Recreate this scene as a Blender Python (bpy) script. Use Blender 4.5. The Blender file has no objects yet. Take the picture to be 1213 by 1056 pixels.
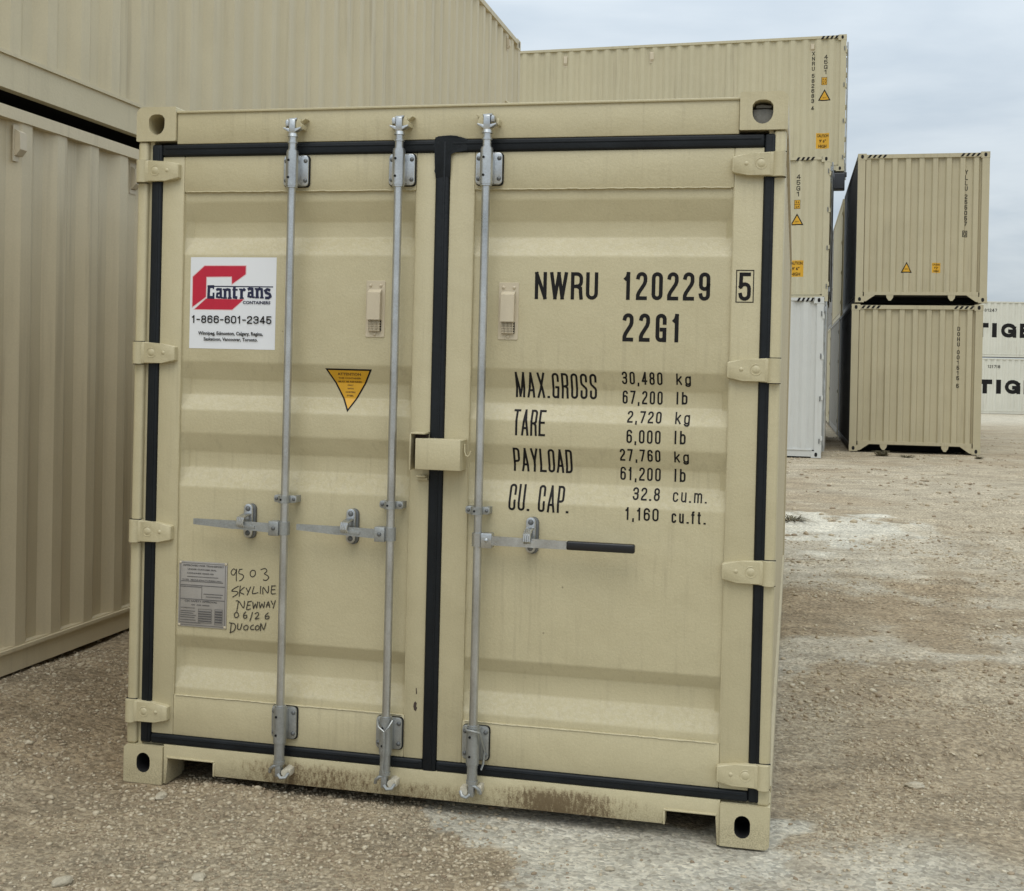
import bpy, bmesh, math, random
import numpy as np
from mathutils import Vector, Matrix, noise as mnoise
random.seed(7); rng = np.random.default_rng(7)
S = bpy.context.scene
COL = S.collection
PI = math.pi

# ------------------------------------------------------------------ camera
F_PX, CX, CY, PITCH, ROLL, EYE = 1462.29, 606.5, 450.86, 0.0102, 0.0187, 1.6188
cd = bpy.data.cameras.new('camera'); cam = bpy.data.objects.new('camera', cd); COL.objects.link(cam)
cd.sensor_width = 36; cd.lens = F_PX / 1213 * 36
cd.shift_y = -(528 - CY) / 1213
cd.clip_start = 0.05; cd.clip_end = 3000
cam.matrix_world = Matrix.Translation((0, 0, EYE)) @ Matrix.Rotation(PI/2 - PITCH, 4, 'X') @ Matrix.Rotation(ROLL, 4, 'Z')
S.camera = cam

# ------------------------------------------------------------------ sky + sun
SUN_EL, SUN_AZ = math.radians(60), math.radians(-168)      # azimuth clockwise from +Y (behind the camera, to the left)
W = bpy.data.worlds.new("World"); S.world = W; W.use_nodes = True
nt = W.node_tree; N = nt.nodes; Lk = nt.links; N.clear()
out = N.new('ShaderNodeOutputWorld'); bg = N.new('ShaderNodeBackground'); bg.inputs['Strength'].default_value = 0.1
sky = N.new('ShaderNodeTexSky'); sky.sky_type = 'NISHITA'; sky.sun_disc = False
sky.sun_elevation = SUN_EL; sky.sun_rotation = SUN_AZ; sky.air_density = 1.0; sky.dust_density = 1.5
tc = N.new('ShaderNodeTexCoord'); sep = N.new('ShaderNodeSeparateXYZ'); Lk.new(tc.outputs['Generated'], sep.inputs[0])
# project directions on a flat cloud layer: xy / (z + .12)
za = N.new('ShaderNodeMath'); za.operation = 'MAXIMUM'; Lk.new(sep.outputs['Z'], za.inputs[0]); za.inputs[1].default_value = 0.0
zb = N.new('ShaderNodeMath'); zb.operation = 'ADD'; Lk.new(za.outputs[0], zb.inputs[0]); zb.inputs[1].default_value = 0.10
dv = N.new('ShaderNodeVectorMath'); dv.operation = 'DIVIDE'; Lk.new(tc.outputs['Generated'], dv.inputs[0])
cmb = N.new('ShaderNodeCombineXYZ'); Lk.new(zb.outputs[0], cmb.inputs[0]); Lk.new(zb.outputs[0], cmb.inputs[1]); cmb.inputs[2].default_value = 1e6
Lk.new(cmb.outputs[0], dv.inputs[1])
nz = N.new('ShaderNodeTexNoise'); nz.inputs['Scale'].default_value = 0.9; nz.inputs['Detail'].default_value = 8; nz.inputs['Roughness'].default_value = 0.55; nz.inputs['Distortion'].default_value = 0.5
Lk.new(dv.outputs[0], nz.inputs['Vector'])
nz2 = N.new('ShaderNodeTexNoise'); nz2.inputs['Scale'].default_value = 3.2; nz2.inputs['Detail'].default_value = 6
Lk.new(dv.outputs[0], nz2.inputs['Vector'])
cr = N.new('ShaderNodeValToRGB'); cr.color_ramp.elements[0].position = .30; cr.color_ramp.elements[1].position = .72
cr.color_ramp.elements[0].color = (4.95, 5.7, 6.4, 1); cr.color_ramp.elements[1].color = (7.0, 7.6, 8.0, 1)
mad = N.new('ShaderNodeMath'); mad.operation = 'MULTIPLY_ADD'; Lk.new(nz2.outputs['Fac'], mad.inputs[0]); mad.inputs[1].default_value = .35
Lk.new(nz.outputs['Fac'], mad.inputs[2])
sb = N.new('ShaderNodeMath'); sb.operation = 'SUBTRACT'; Lk.new(mad.outputs[0], sb.inputs[0]); sb.inputs[1].default_value = .17
Lk.new(sb.outputs[0], cr.inputs[0])
# overcast luminance rises from the horizon to the zenith
grad = N.new('ShaderNodeMath'); grad.operation = 'MULTIPLY_ADD'; Lk.new(za.outputs[0], grad.inputs[0]); grad.inputs[1].default_value = 1.9; grad.inputs[2].default_value = 0.80
gm = N.new('ShaderNodeVectorMath'); gm.operation = 'SCALE'; Lk.new(cr.outputs[0], gm.inputs[0]); Lk.new(grad.outputs[0], gm.inputs['Scale'])
mx = N.new('ShaderNodeMixRGB'); mx.inputs[0].default_value = 0.88
Lk.new(sky.outputs[0], mx.inputs[1]); Lk.new(gm.outputs[0], mx.inputs[2]); Lk.new(mx.outputs[0], bg.inputs['Color']); Lk.new(bg.outputs[0], out.inputs[0])
sl = bpy.data.lights.new('sun', 'SUN'); sl.energy = 1.1; sl.angle = math.radians(40); sl.color = (1, .94, .84)
so = bpy.data.objects.new('sun', sl); COL.objects.link(so)
sd = Vector((math.sin(SUN_AZ)*math.cos(SUN_EL), math.cos(SUN_AZ)*math.cos(SUN_EL), math.sin(SUN_EL)))
so.rotation_euler = sd.to_track_quat('Z', 'Y').to_euler(); so.location = (0, 0, 30)
S.view_settings.view_transform = 'Standard'; S.view_settings.look = 'None'
S.view_settings.exposure = 0.0; S.view_settings.gamma = 1.0; S.view_settings.use_curve_mapping = False
S.render.engine = 'CYCLES'

# ------------------------------------------------------------------ materials
def mat(name, col, rough=.5, metal=0., bump=0., bscale=60., var=.0, vscale=3., grain=0., gscale=400., dirt=None, spec=.5, dent=None):
    m = bpy.data.materials.new(name); m.use_nodes = True
    n = m.node_tree.nodes; l = m.node_tree.links; b = n['Principled BSDF']
    b.inputs['Roughness'].default_value = rough; b.inputs['Metallic'].default_value = metal
    b.inputs['Specular IOR Level'].default_value = spec
    b.inputs['Base Color'].default_value = (*col, 1)
    t = n.new('ShaderNodeTexCoord'); last = None
    if var or grain:
        mixc = n.new('ShaderNodeHueSaturation'); mixc.inputs['Color'].default_value = (*col, 1)
        a = n.new('ShaderNodeTexNoise'); a.inputs['Scale'].default_value = vscale; a.inputs['Detail'].default_value = 6; a.inputs['Roughness'].default_value = .6
        mp = n.new('ShaderNodeMapping'); mp.inputs['Scale'].default_value = (1, 1, .45)
        l.new(t.outputs['Object'], mp.inputs[0]); l.new(mp.outputs[0], a.inputs['Vector'])
        mr = n.new('ShaderNodeMapRange'); mr.inputs['From Min'].default_value = .3; mr.inputs['From Max'].default_value = .7
        mr.inputs['To Min'].default_value = 1 - var; mr.inputs['To Max'].default_value = 1 + var
        l.new(a.outputs['Fac'], mr.inputs['Value'])
        g = n.new('ShaderNodeTexNoise'); g.inputs['Scale'].default_value = gscale; g.inputs['Detail'].default_value = 2
        l.new(t.outputs['Object'], g.inputs['Vector'])
        mr2 = n.new('ShaderNodeMapRange'); mr2.inputs['From Min'].default_value = .3; mr2.inputs['From Max'].default_value = .7
        mr2.inputs['To Min'].default_value = 1 - grain; mr2.inputs['To Max'].default_value = 1 + grain
        l.new(g.outputs['Fac'], mr2.inputs['Value'])
        mu = n.new('ShaderNodeMath'); mu.operation = 'MULTIPLY'; l.new(mr.outputs[0], mu.inputs[0]); l.new(mr2.outputs[0], mu.inputs[1])
        l.new(mu.outputs[0], mixc.inputs['Value']); last = mixc.outputs[0]
        rr = n.new('ShaderNodeMapRange'); rr.inputs['To Min'].default_value = rough - .08; rr.inputs['To Max'].default_value = rough + .1
        l.new(a.outputs['Fac'], rr.inputs['Value']); l.new(rr.outputs[0], b.inputs['Roughness'])
    if dirt:
        last = dirt(n, l, t, last)
    if last: l.new(last, b.inputs['Base Color'])
    if bump:
        g = n.new('ShaderNodeTexNoise'); g.inputs['Scale'].default_value = bscale; g.inputs['Detail'].default_value = 3; g.inputs['Roughness'].default_value = .6
        l.new(t.outputs['Object'], g.inputs['Vector'])
        bp = n.new('ShaderNodeBump'); bp.inputs['Strength'].default_value = 1.0; bp.inputs['Distance'].default_value = bump
        l.new(g.outputs['Fac'], bp.inputs['Height'])
        if dent:      # shallow dents and waviness of thin sheet
            g2 = n.new('ShaderNodeTexNoise'); g2.inputs['Scale'].default_value = dent[1]; g2.inputs['Detail'].default_value = 2; l.new(t.outputs['Object'], g2.inputs['Vector'])
            bp2 = n.new('ShaderNodeBump'); bp2.inputs['Distance'].default_value = dent[0]; l.new(g2.outputs['Fac'], bp2.inputs['Height']); l.new(bp2.outputs[0], bp.inputs['Normal'])
        l.new(bp.outputs[0], b.inputs['Normal'])
    return m

def ramp_mask(n, l, src, a, b_):
    mr = n.new('ShaderNodeMapRange'); mr.interpolation_type = 'SMOOTHSTEP'
    mr.inputs['From Min'].default_value = a; mr.inputs['From Max'].default_value = b_
    l.new(src, mr.inputs['Value']); return mr.outputs[0]
def mul(n, l, a, b_):
    m_ = n.new('ShaderNodeMath'); m_.operation = 'MULTIPLY'
    for i, s in enumerate((a, b_)):
        if isinstance(s, (int, float)): m_.inputs[i].default_value = s
        else: l.new(s, m_.inputs[i])
    return m_.outputs[0]
def mixc(n, l, fac, a, col):
    m_ = n.new('ShaderNodeMixRGB'); l.new(fac, m_.inputs[0]); l.new(a, m_.inputs[1]); m_.inputs[2].default_value = (*col, 1); return m_.outputs[0]

def side_dirt(n, l, t, last):
    """rain streaks, rubbed scuffs and a few rust freckles on a long side wall"""
    mp = n.new('ShaderNodeMapping'); mp.inputs['Scale'].default_value = (22, 22, .9); l.new(t.outputs['Object'], mp.inputs[0])
    a = n.new('ShaderNodeTexNoise'); a.inputs['Scale'].default_value = 1; a.inputs['Detail'].default_value = 5; l.new(mp.outputs[0], a.inputs['Vector'])
    c = n.new('ShaderNodeTexNoise'); c.inputs['Scale'].default_value = .9; c.inputs['Detail'].default_value = 4; l.new(t.outputs['Object'], c.inputs['Vector'])
    f = mul(n, l, ramp_mask(n, l, a.outputs['Fac'], .48, .74), ramp_mask(n, l, c.outputs['Fac'], .40, .65))
    last = mixc(n, l, mul(n, l, f, .38), last, (.27, .225, .15))
    g = n.new('ShaderNodeTexNoise'); g.inputs['Scale'].default_value = 7; g.inputs['Detail'].default_value = 8; g.inputs['Roughness'].default_value = .75; l.new(t.outputs['Object'], g.inputs['Vector'])
    s = ramp_mask(n, l, g.outputs['Fac'], .70, .76)
    last = mixc(n, l, mul(n, l, s, .5), last, (.20, .13, .075))
    s2 = ramp_mask(n, l, g.outputs['Fac'], .30, .24)
    return mixc(n, l, mul(n, l, s2, .35), last, (.60, .55, .44))
def sill_dirt(n, l, t, last):
    """rusty mud splashes with their own shape on the lower sill"""
    sp = n.new('ShaderNodeSeparateXYZ'); l.new(t.outputs['Object'], sp.inputs[0])
    mp = n.new('ShaderNodeMapping'); mp.inputs['Scale'].default_value = (105, 105, 42); l.new(t.outputs['Object'], mp.inputs[0])
    a = n.new('ShaderNodeTexNoise'); a.inputs['Scale'].default_value = 1; a.inputs['Detail'].default_value = 5; l.new(mp.outputs[0], a.inputs['Vector'])
    c = n.new('ShaderNodeTexNoise'); c.inputs['Scale'].default_value = 5; c.inputs['Detail'].default_value = 3; l.new(t.outputs['Object'], c.inputs['Vector'])
    fac = None
    for u0, u1, u2, u3, amt, v1 in ((1.30, 1.64, 1.74, 2.12, .95, .155), (.34, .74, .86, 1.30, .80, .158), (.9, 1.15, 1.25, 1.6, .62, .13)):
        k = mul(n, l, ramp_mask(n, l, sp.outputs['X'], u0, u1), ramp_mask(n, l, sp.outputs['X'], u3, u2))
        k = mul(n, l, k, ramp_mask(n, l, sp.outputs['Z'], v1, v1 - .05))
        k = mul(n, l, k, amt)
        if fac is None: fac = k
        else:
            m_ = n.new('ShaderNodeMath'); m_.operation = 'MAXIMUM'; l.new(fac, m_.inputs[0]); l.new(k, m_.inputs[1]); fac = m_.outputs[0]
    hf = n.new('ShaderNodeTexNoise'); hf.inputs['Scale'].default_value = 210; hf.inputs['Detail'].default_value = 4; hf.inputs['Roughness'].default_value = .7; l.new(t.outputs['Object'], hf.inputs['Vector'])
    def lin(x, k, y):
        q = n.new('ShaderNodeMath'); q.operation = 'MULTIPLY_ADD'; l.new(x, q.inputs[0]); q.inputs[1].default_value = k
        if isinstance(y, (int, float)): q.inputs[2].default_value = y
        else: l.new(y, q.inputs[2])
        return q.outputs[0]
    tot = lin(a.outputs['Fac'], .55, lin(hf.outputs['Fac'], .45, lin(c.outputs['Fac'], .35, lin(fac, .30, 0.))))
    f1 = mul(n, l, ramp_mask(n, l, tot, .82, 1.02), ramp_mask(n, l, fac, .0, .3))
    f2 = mul(n, l, ramp_mask(n, l, tot, .66, .98), ramp_mask(n, l, fac, .0, .4))
    film = mul(n, l, ramp_mask(n, l, sp.outputs['Z'], .13, .03), ramp_mask(n, l, hf.outputs['Fac'], .40, .66))
    last = mixc(n, l, mul(n, l, film, .55), last, (.17, .135, .085))
    last = mixc(n, l, mul(n, l, f2, .55), last, (.20, .135, .065))
    return mixc(n, l, mul(n, l, f1, .80), last, (.105, .066, .030))
def door_dirt_tint(n, l, t, last):
    """dust film and small specks, streaking downwards; upward folds tinted paler"""
    mp = n.new('ShaderNodeMapping'); mp.inputs['Scale'].default_value = (60, 60, 3.5); l.new(t.outputs['Object'], mp.inputs[0])
    a = n.new('ShaderNodeTexNoise'); a.inputs['Scale'].default_value = 1; a.inputs['Detail'].default_value = 4; l.new(mp.outputs[0], a.inputs['Vector'])
    c = n.new('ShaderNodeTexNoise'); c.inputs['Scale'].default_value = 2.2; c.inputs['Detail'].default_value = 4; l.new(t.outputs['Object'], c.inputs['Vector'])
    f = mul(n, l, ramp_mask(n, l, a.outputs['Fac'], .5, .72), ramp_mask(n, l, c.outputs['Fac'], .42, .62))
    last = mixc(n, l, mul(n, l, f, .22), last, (.27, .225, .145))
    # paler tint on upward-facing folds, broken up by grain
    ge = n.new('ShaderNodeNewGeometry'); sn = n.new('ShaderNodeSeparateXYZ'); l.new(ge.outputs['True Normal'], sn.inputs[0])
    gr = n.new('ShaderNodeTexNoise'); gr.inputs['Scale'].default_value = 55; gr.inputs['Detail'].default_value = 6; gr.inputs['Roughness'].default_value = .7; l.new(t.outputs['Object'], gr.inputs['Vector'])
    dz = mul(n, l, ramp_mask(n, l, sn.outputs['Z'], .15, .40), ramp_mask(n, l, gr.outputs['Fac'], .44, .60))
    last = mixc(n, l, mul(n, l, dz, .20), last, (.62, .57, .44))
    v = n.new('ShaderNodeTexVoronoi'); v.inputs['Scale'].default_value = 9; l.new(t.outputs['Object'], v.inputs['Vector'])
    s = ramp_mask(n, l, v.outputs['Distance'], .045, .02)
    v2 = n.new('ShaderNodeTexNoise'); v2.inputs['Scale'].default_value = 4; l.new(t.outputs['Object'], v2.inputs['Vector'])
    s = mul(n, l, s, ramp_mask(n, l, v2.outputs['Fac'], .52, .6))
    return mixc(n, l, mul(n, l, s, .6), last, (.10, .07, .04))
BE = (.505, .443, .277)
M = {}
M['paint'] = mat('beige_paint', BE, .42, bump=.0010, bscale=95, var=.035, vscale=2.5, grain=.05, gscale=260, dirt=door_dirt_tint, dent=(.010, 4.5))
M['sillp'] = mat('beige_paint_muddy', BE, .48, bump=.0010, bscale=95, var=.05, vscale=6, grain=.06, gscale=220, dirt=sill_dirt, dent=(.006, 9))
M['side'] = mat('beige_side_paint', (.485, .422, .280), .45, bump=.0010, bscale=60, var=.05, vscale=1.2, grain=.03, gscale=120, dirt=side_dirt, dent=(.016, 1.8))
M['side2'] = mat('beige_far_paint', (.485, .433, .288), .5, var=.05, vscale=.8, grain=.03, gscale=60, dirt=side_dirt, bump=.0005, dent=(.016, 1.6))
M['tan'] = mat('tan_far_paint', (.44, .385, .25), .5, var=.05, vscale=.8, grain=.03, gscale=60, dirt=side_dirt, bump=.0005, dent=(.016, 1.6))
M['white'] = mat('white_paint', (.56, .565, .535), .45, var=.04, vscale=1.0, grain=.02, gscale=60, dirt=side_dirt, bump=.0005, dent=(.016, 1.6))
M['cream'] = mat('cream_paint', (.60, .585, .50), .5, var=.05, vscale=.6, grain=.03, gscale=30, dirt=side_dirt, bump=.0005, dent=(.016, 1.6))
M['grey'] = mat('grey_door_paint', (.24, .23, .21), .5, var=.1, vscale=1.0, grain=.05, gscale=30)
M['navy'] = mat('near_black', (.035, .036, .04), .5, var=.2, vscale=1.0)
M['rubber'] = mat('black_rubber', (.008, .010, .012), .5, spec=.25, bump=.0015, bscale=40, var=.3, vscale=8)
M['galv'] = mat('galvanised_steel', (.52, .53, .53), .30, metal=.92, bump=.0006, bscale=120, var=.2, vscale=14, grain=.06, gscale=200)
M['galvd'] = mat('dull_galvanised_steel', (.36, .37, .36), .42, metal=.7, bump=.001, bscale=120, var=.16, vscale=20, grain=.08, gscale=200)
M['bolt'] = mat('bolt_steel', (.16, .165, .165), .5, metal=.6, var=.2, vscale=60)
M['hole'] = mat('hole_black', (.006, .006, .006), .9)
M['ink'] = mat('black_vinyl', (.010, .009, .009), .62, spec=.2)
M['marker'] = mat('black_marker', (.03, .025, .018), .6)
M['stick'] = mat('white_sticker', (.76, .77, .79), .3, var=.02, vscale=8)
M['red'] = mat('red_print', (.50, .008, .035), .35, var=.05, vscale=30)
M['pink'] = mat('pale_pink_outline', (.72, .50, .50), .35)
M['navyink'] = mat('navy_print', (.008, .010, .045), .35)
M['yellow'] = mat('yellow_sticker', (.62, .33, .015), .4, var=.06, vscale=30)
M['plate'] = mat('engraved_plate', (.38, .355, .325), .45, metal=.3, var=.06, vscale=20)
M['plink'] = mat('plate_print', (.09, .085, .085), .5)
M['grip'] = mat('black_grip', (.008, .008, .009), .35, bump=.0005, bscale=200)
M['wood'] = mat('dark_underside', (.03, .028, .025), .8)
M['scar'] = mat('rust_scar', (.06, .04, .03), .8, var=.3, vscale=120)

# ------------------------------------------------------------------ helpers
def link(o, parent=None):
    COL.objects.link(o)
    if parent is not None: o.parent = parent
    return o
def empty(name, loc=(0, 0, 0), rot=(0, 0, 0)):
    o = bpy.data.objects.new(name, None); COL.objects.link(o); o.location = loc; o.rotation_euler = rot
    o.empty_display_size = .3; return o
def tag(o, label=None, cat=None, group=None, kind=None):
    if label: o['label'] = label
    if cat: o['category'] = cat
    if group: o['group'] = group
    if kind: o['kind'] = kind
    return o
def build(name, bm, mats, parent=None, smooth=False, label=None):
    me = bpy.data.meshes.new(name)
    bmesh.ops.recalc_face_normals(bm, faces=bm.faces) if not getattr(bm, 'flat', 0) and not name in FLAT else None
    bm.to_mesh(me); bm.free()
    for m_ in (mats if isinstance(mats, (list, tuple)) else [mats]): me.materials.append(m_)
    if smooth:
        for p in me.polygons: p.use_smooth = True
        try: me.set_sharp_from_angle(angle=math.radians(38))
        except Exception: pass
    o = bpy.data.objects.new(name, me); link(o, parent)
    if label: o['label'] = label
    return o
FLAT = {'lettering', 'letter', 'height_sticker', 'size_sticker', 'small_print', 'sticker', 'warning_sticker', 'hazard_stripe', 'handwriting', 'scar', 'check_digit_frame'}

def box(bm, x0, y0, z0, x1, y1, z1, mi=0, bev=0., seg=2):
    vs = [bm.verts.new(p) for p in ((x0,y0,z0),(x1,y0,z0),(x1,y1,z0),(x0,y1,z0),(x0,y0,z1),(x1,y0,z1),(x1,y1,z1),(x0,y1,z1))]
    fs = [bm.faces.new([vs[i] for i in q]) for q in ((0,3,2,1),(4,5,6,7),(0,1,5,4),(1,2,6,5),(2,3,7,6),(3,0,4,7))]
    for f in fs: f.material_index = mi
    if bev:
        es = list({e for f in fs for e in f.edges})
        r = bmesh.ops.bevel(bm, geom=es, offset=bev, segments=seg, affect='EDGES', profile=.5)
        for f in r['faces']: f.material_index = mi
    return fs
def prism(bm, pts, y0, y1, mi=0, bev=0.):
    """polygon in x-z extruded from depth y0 (front) to y1"""
    a = [bm.verts.new((p[0], y0, p[1])) for p in pts]; b = [bm.verts.new((p[0], y1, p[1])) for p in pts]
    f0 = bm.faces.new(a); f1 = bm.faces.new(b[::-1]); fs = [f0, f1]; n = len(pts)
    for i in range(n): fs.append(bm.faces.new((a[i], b[i], b[(i+1) % n], a[(i+1) % n])))
    for f in fs: f.material_index = mi
    if bev:
        r = bmesh.ops.bevel(bm, geom=list(f0.edges), offset=bev, segments=2, affect='EDGES', profile=.5)
        for f in r['faces']: f.material_index = mi
def tube(bm, p0, p1, r0, r1=None, seg=14, mi=0, cap=True):
    r1 = r0 if r1 is None else r1
    p0 = Vector(p0); p1 = Vector(p1); d = (p1 - p0).normalized(); q = d.to_track_quat('Z', 'Y')
    A = []; B = []
    for i in range(seg):
        a = 2*PI*i/seg; v = q @ Vector((math.cos(a), math.sin(a), 0))
        A.append(bm.verts.new(p0 + v*r0)); B.append(bm.verts.new(p1 + v*r1))
    for i in range(seg):
        f = bm.faces.new((A[i], A[(i+1) % seg], B[(i+1) % seg], B[i])); f.material_index = mi
    if cap:
        f = bm.faces.new(A[::-1]); f.material_index = mi; f = bm.faces.new(B); f.material_index = mi
def path_tube(bm, pts, r, seg=8, mi=0):
    pts = [Vector(p) for p in pts]; rings = []
    for i, p in enumerate(pts):
        d = (pts[min(i+1, len(pts)-1)] - pts[max(i-1, 0)]).normalized(); q = d.to_track_quat('Z', 'Y')
        rings.append([bm.verts.new(p + q @ Vector((math.cos(2*PI*k/seg)*r, math.sin(2*PI*k/seg)*r, 0))) for k in range(seg)])
    for a, b in zip(rings, rings[1:]):
        # match ring phase
        best = min(range(seg), key=lambda s: sum((a[k].co - b[(k+s) % seg].co).length for k in range(seg)))
        b[:] = b[best:] + b[:best]
        for k in range(seg):
            f = bm.faces.new((a[k], a[(k+1) % seg], b[(k+1) % seg], b[k])); f.material_index = mi
    bm.faces.new(rings[0][::-1]).material_index = mi; bm.faces.new(rings[-1]).material_index = mi
def dome(bm, x, y, z, r, h, seg=8, mi=0):
    """bolt head on a face at depth y, bulging to -y"""
    rings = []
    for k in range(3):
        a = k*PI/2/2.4
        rings.append([bm.verts.new((x + math.cos(2*PI*i/seg)*r*math.cos(a), y - h*math.sin(a), z + math.sin(2*PI*i/seg)*r*math.cos(a))) for i in range(seg)])
    for a, b in zip(rings, rings[1:]):
        for i in range(seg): bm.faces.new((a[i], a[(i+1) % seg], b[(i+1) % seg], b[i])).material_index = mi
    bm.faces.new(rings[-1]).material_index = mi
def stadium(cx, cz, w, h, n=8):
    r = w/2; pts = []
    for i in range(n+1):
        a = PI*i/n; pts.append((cx + r*math.cos(a), cz + h/2 - r + r*math.sin(a)))
    for i in range(n+1):
        a = PI + PI*i/n; pts.append((cx + r*math.cos(a), cz - h/2 + r + r*math.sin(a)))
    return pts
def rrect(x0, z0, x1, z1, r, n=4):
    rs = r if isinstance(r, (list, tuple)) else [r]*4      # bl, br, tr, tl
    pts = []
    for (cx, cz, a0, rr) in ((x0, z0, PI, rs[0]), (x1, z0, 1.5*PI, rs[1]), (x1, z1, 0, rs[2]), (x0, z1, .5*PI, rs[3])):
        if rr <= 0: pts.append((cx, cz)); continue
        ox = cx + rr if cx == x0 else cx - rr; oz = cz + rr if cz == z0 else cz - rr
        for i in range(n+1):
            a = a0 + .5*PI*i/n; pts.append((ox + rr*math.cos(a), oz + rr*math.sin(a)))
    return pts
def holed(bm, outer, inner, y0, y1, depth, mi=0, mihole=1, miw=0):
    """plate front at y0 with an opening, sides back to y1, opening walls to depth, then closed"""
    O = [bm.verts.new((p[0], y0, p[1])) for p in outer]; I = [bm.verts.new((p[0], y0, p[1])) for p in inner]
    eo = [bm.edges.new((O[i], O[(i+1) % len(O)])) for i in range(len(O))]
    ei = [bm.edges.new((I[i], I[(i+1) % len(I)])) for i in range(len(I))]
    r = bmesh.ops.triangle_fill(bm, use_beauty=True, edges=eo + ei)
    for g in r['geom']:
        if isinstance(g, bmesh.types.BMFace): g.material_index = mi
    Ob = [bm.verts.new((p[0], y1, p[1])) for p in outer]; Ib = [bm.verts.new((p[0], depth, p[1])) for p in inner]
    for i in range(len(O)):
        j = (i+1) % len(O); bm.faces.new((O[i], Ob[i], Ob[j], O[j])).material_index = mi
    bm.faces.new(Ob).material_index = mi
    for i in range(len(I)):
        j = (i+1) % len(I); bm.faces.new((I[j], Ib[j], Ib[i], I[i])).material_index = miw
    bm.faces.new(Ib).material_index = mihole

# ---- corrugation profiles --------------------------------------------------
def corr(a0, a1, pitch=.278, depth=.036, phase=0., flat=.075, slope=.066):
    """list of (position, depth) from a0 to a1; depth 0 = outermost"""
    inn = pitch - flat - 2*slope; pts = []; k = math.floor((a0 - phase)/pitch) - 1
    raw = []
    while True:
        s = phase + k*pitch
        raw += [(s, 0), (s + flat, 0), (s + flat + slope, depth), (s + flat + slope + inn, depth)]
        if s > a1: break
        k += 1
    def at(a):
        for (p, d), (q, e) in zip(raw, raw[1:]):
            if p <= a <= q and q > p: return d + (e - d)*(a - p)/(q - p)
        return 0
    pts = [(a0, at(a0))] + [r for r in raw if a0 + 1e-6 < r[0] < a1 - 1e-6] + [(a1, at(a1))]
    return pts
def pf(prof):
    xs = [p[0] for p in prof]; ds = [p[1] for p in prof]
    return lambda a: float(np.interp(a, xs, ds))

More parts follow.
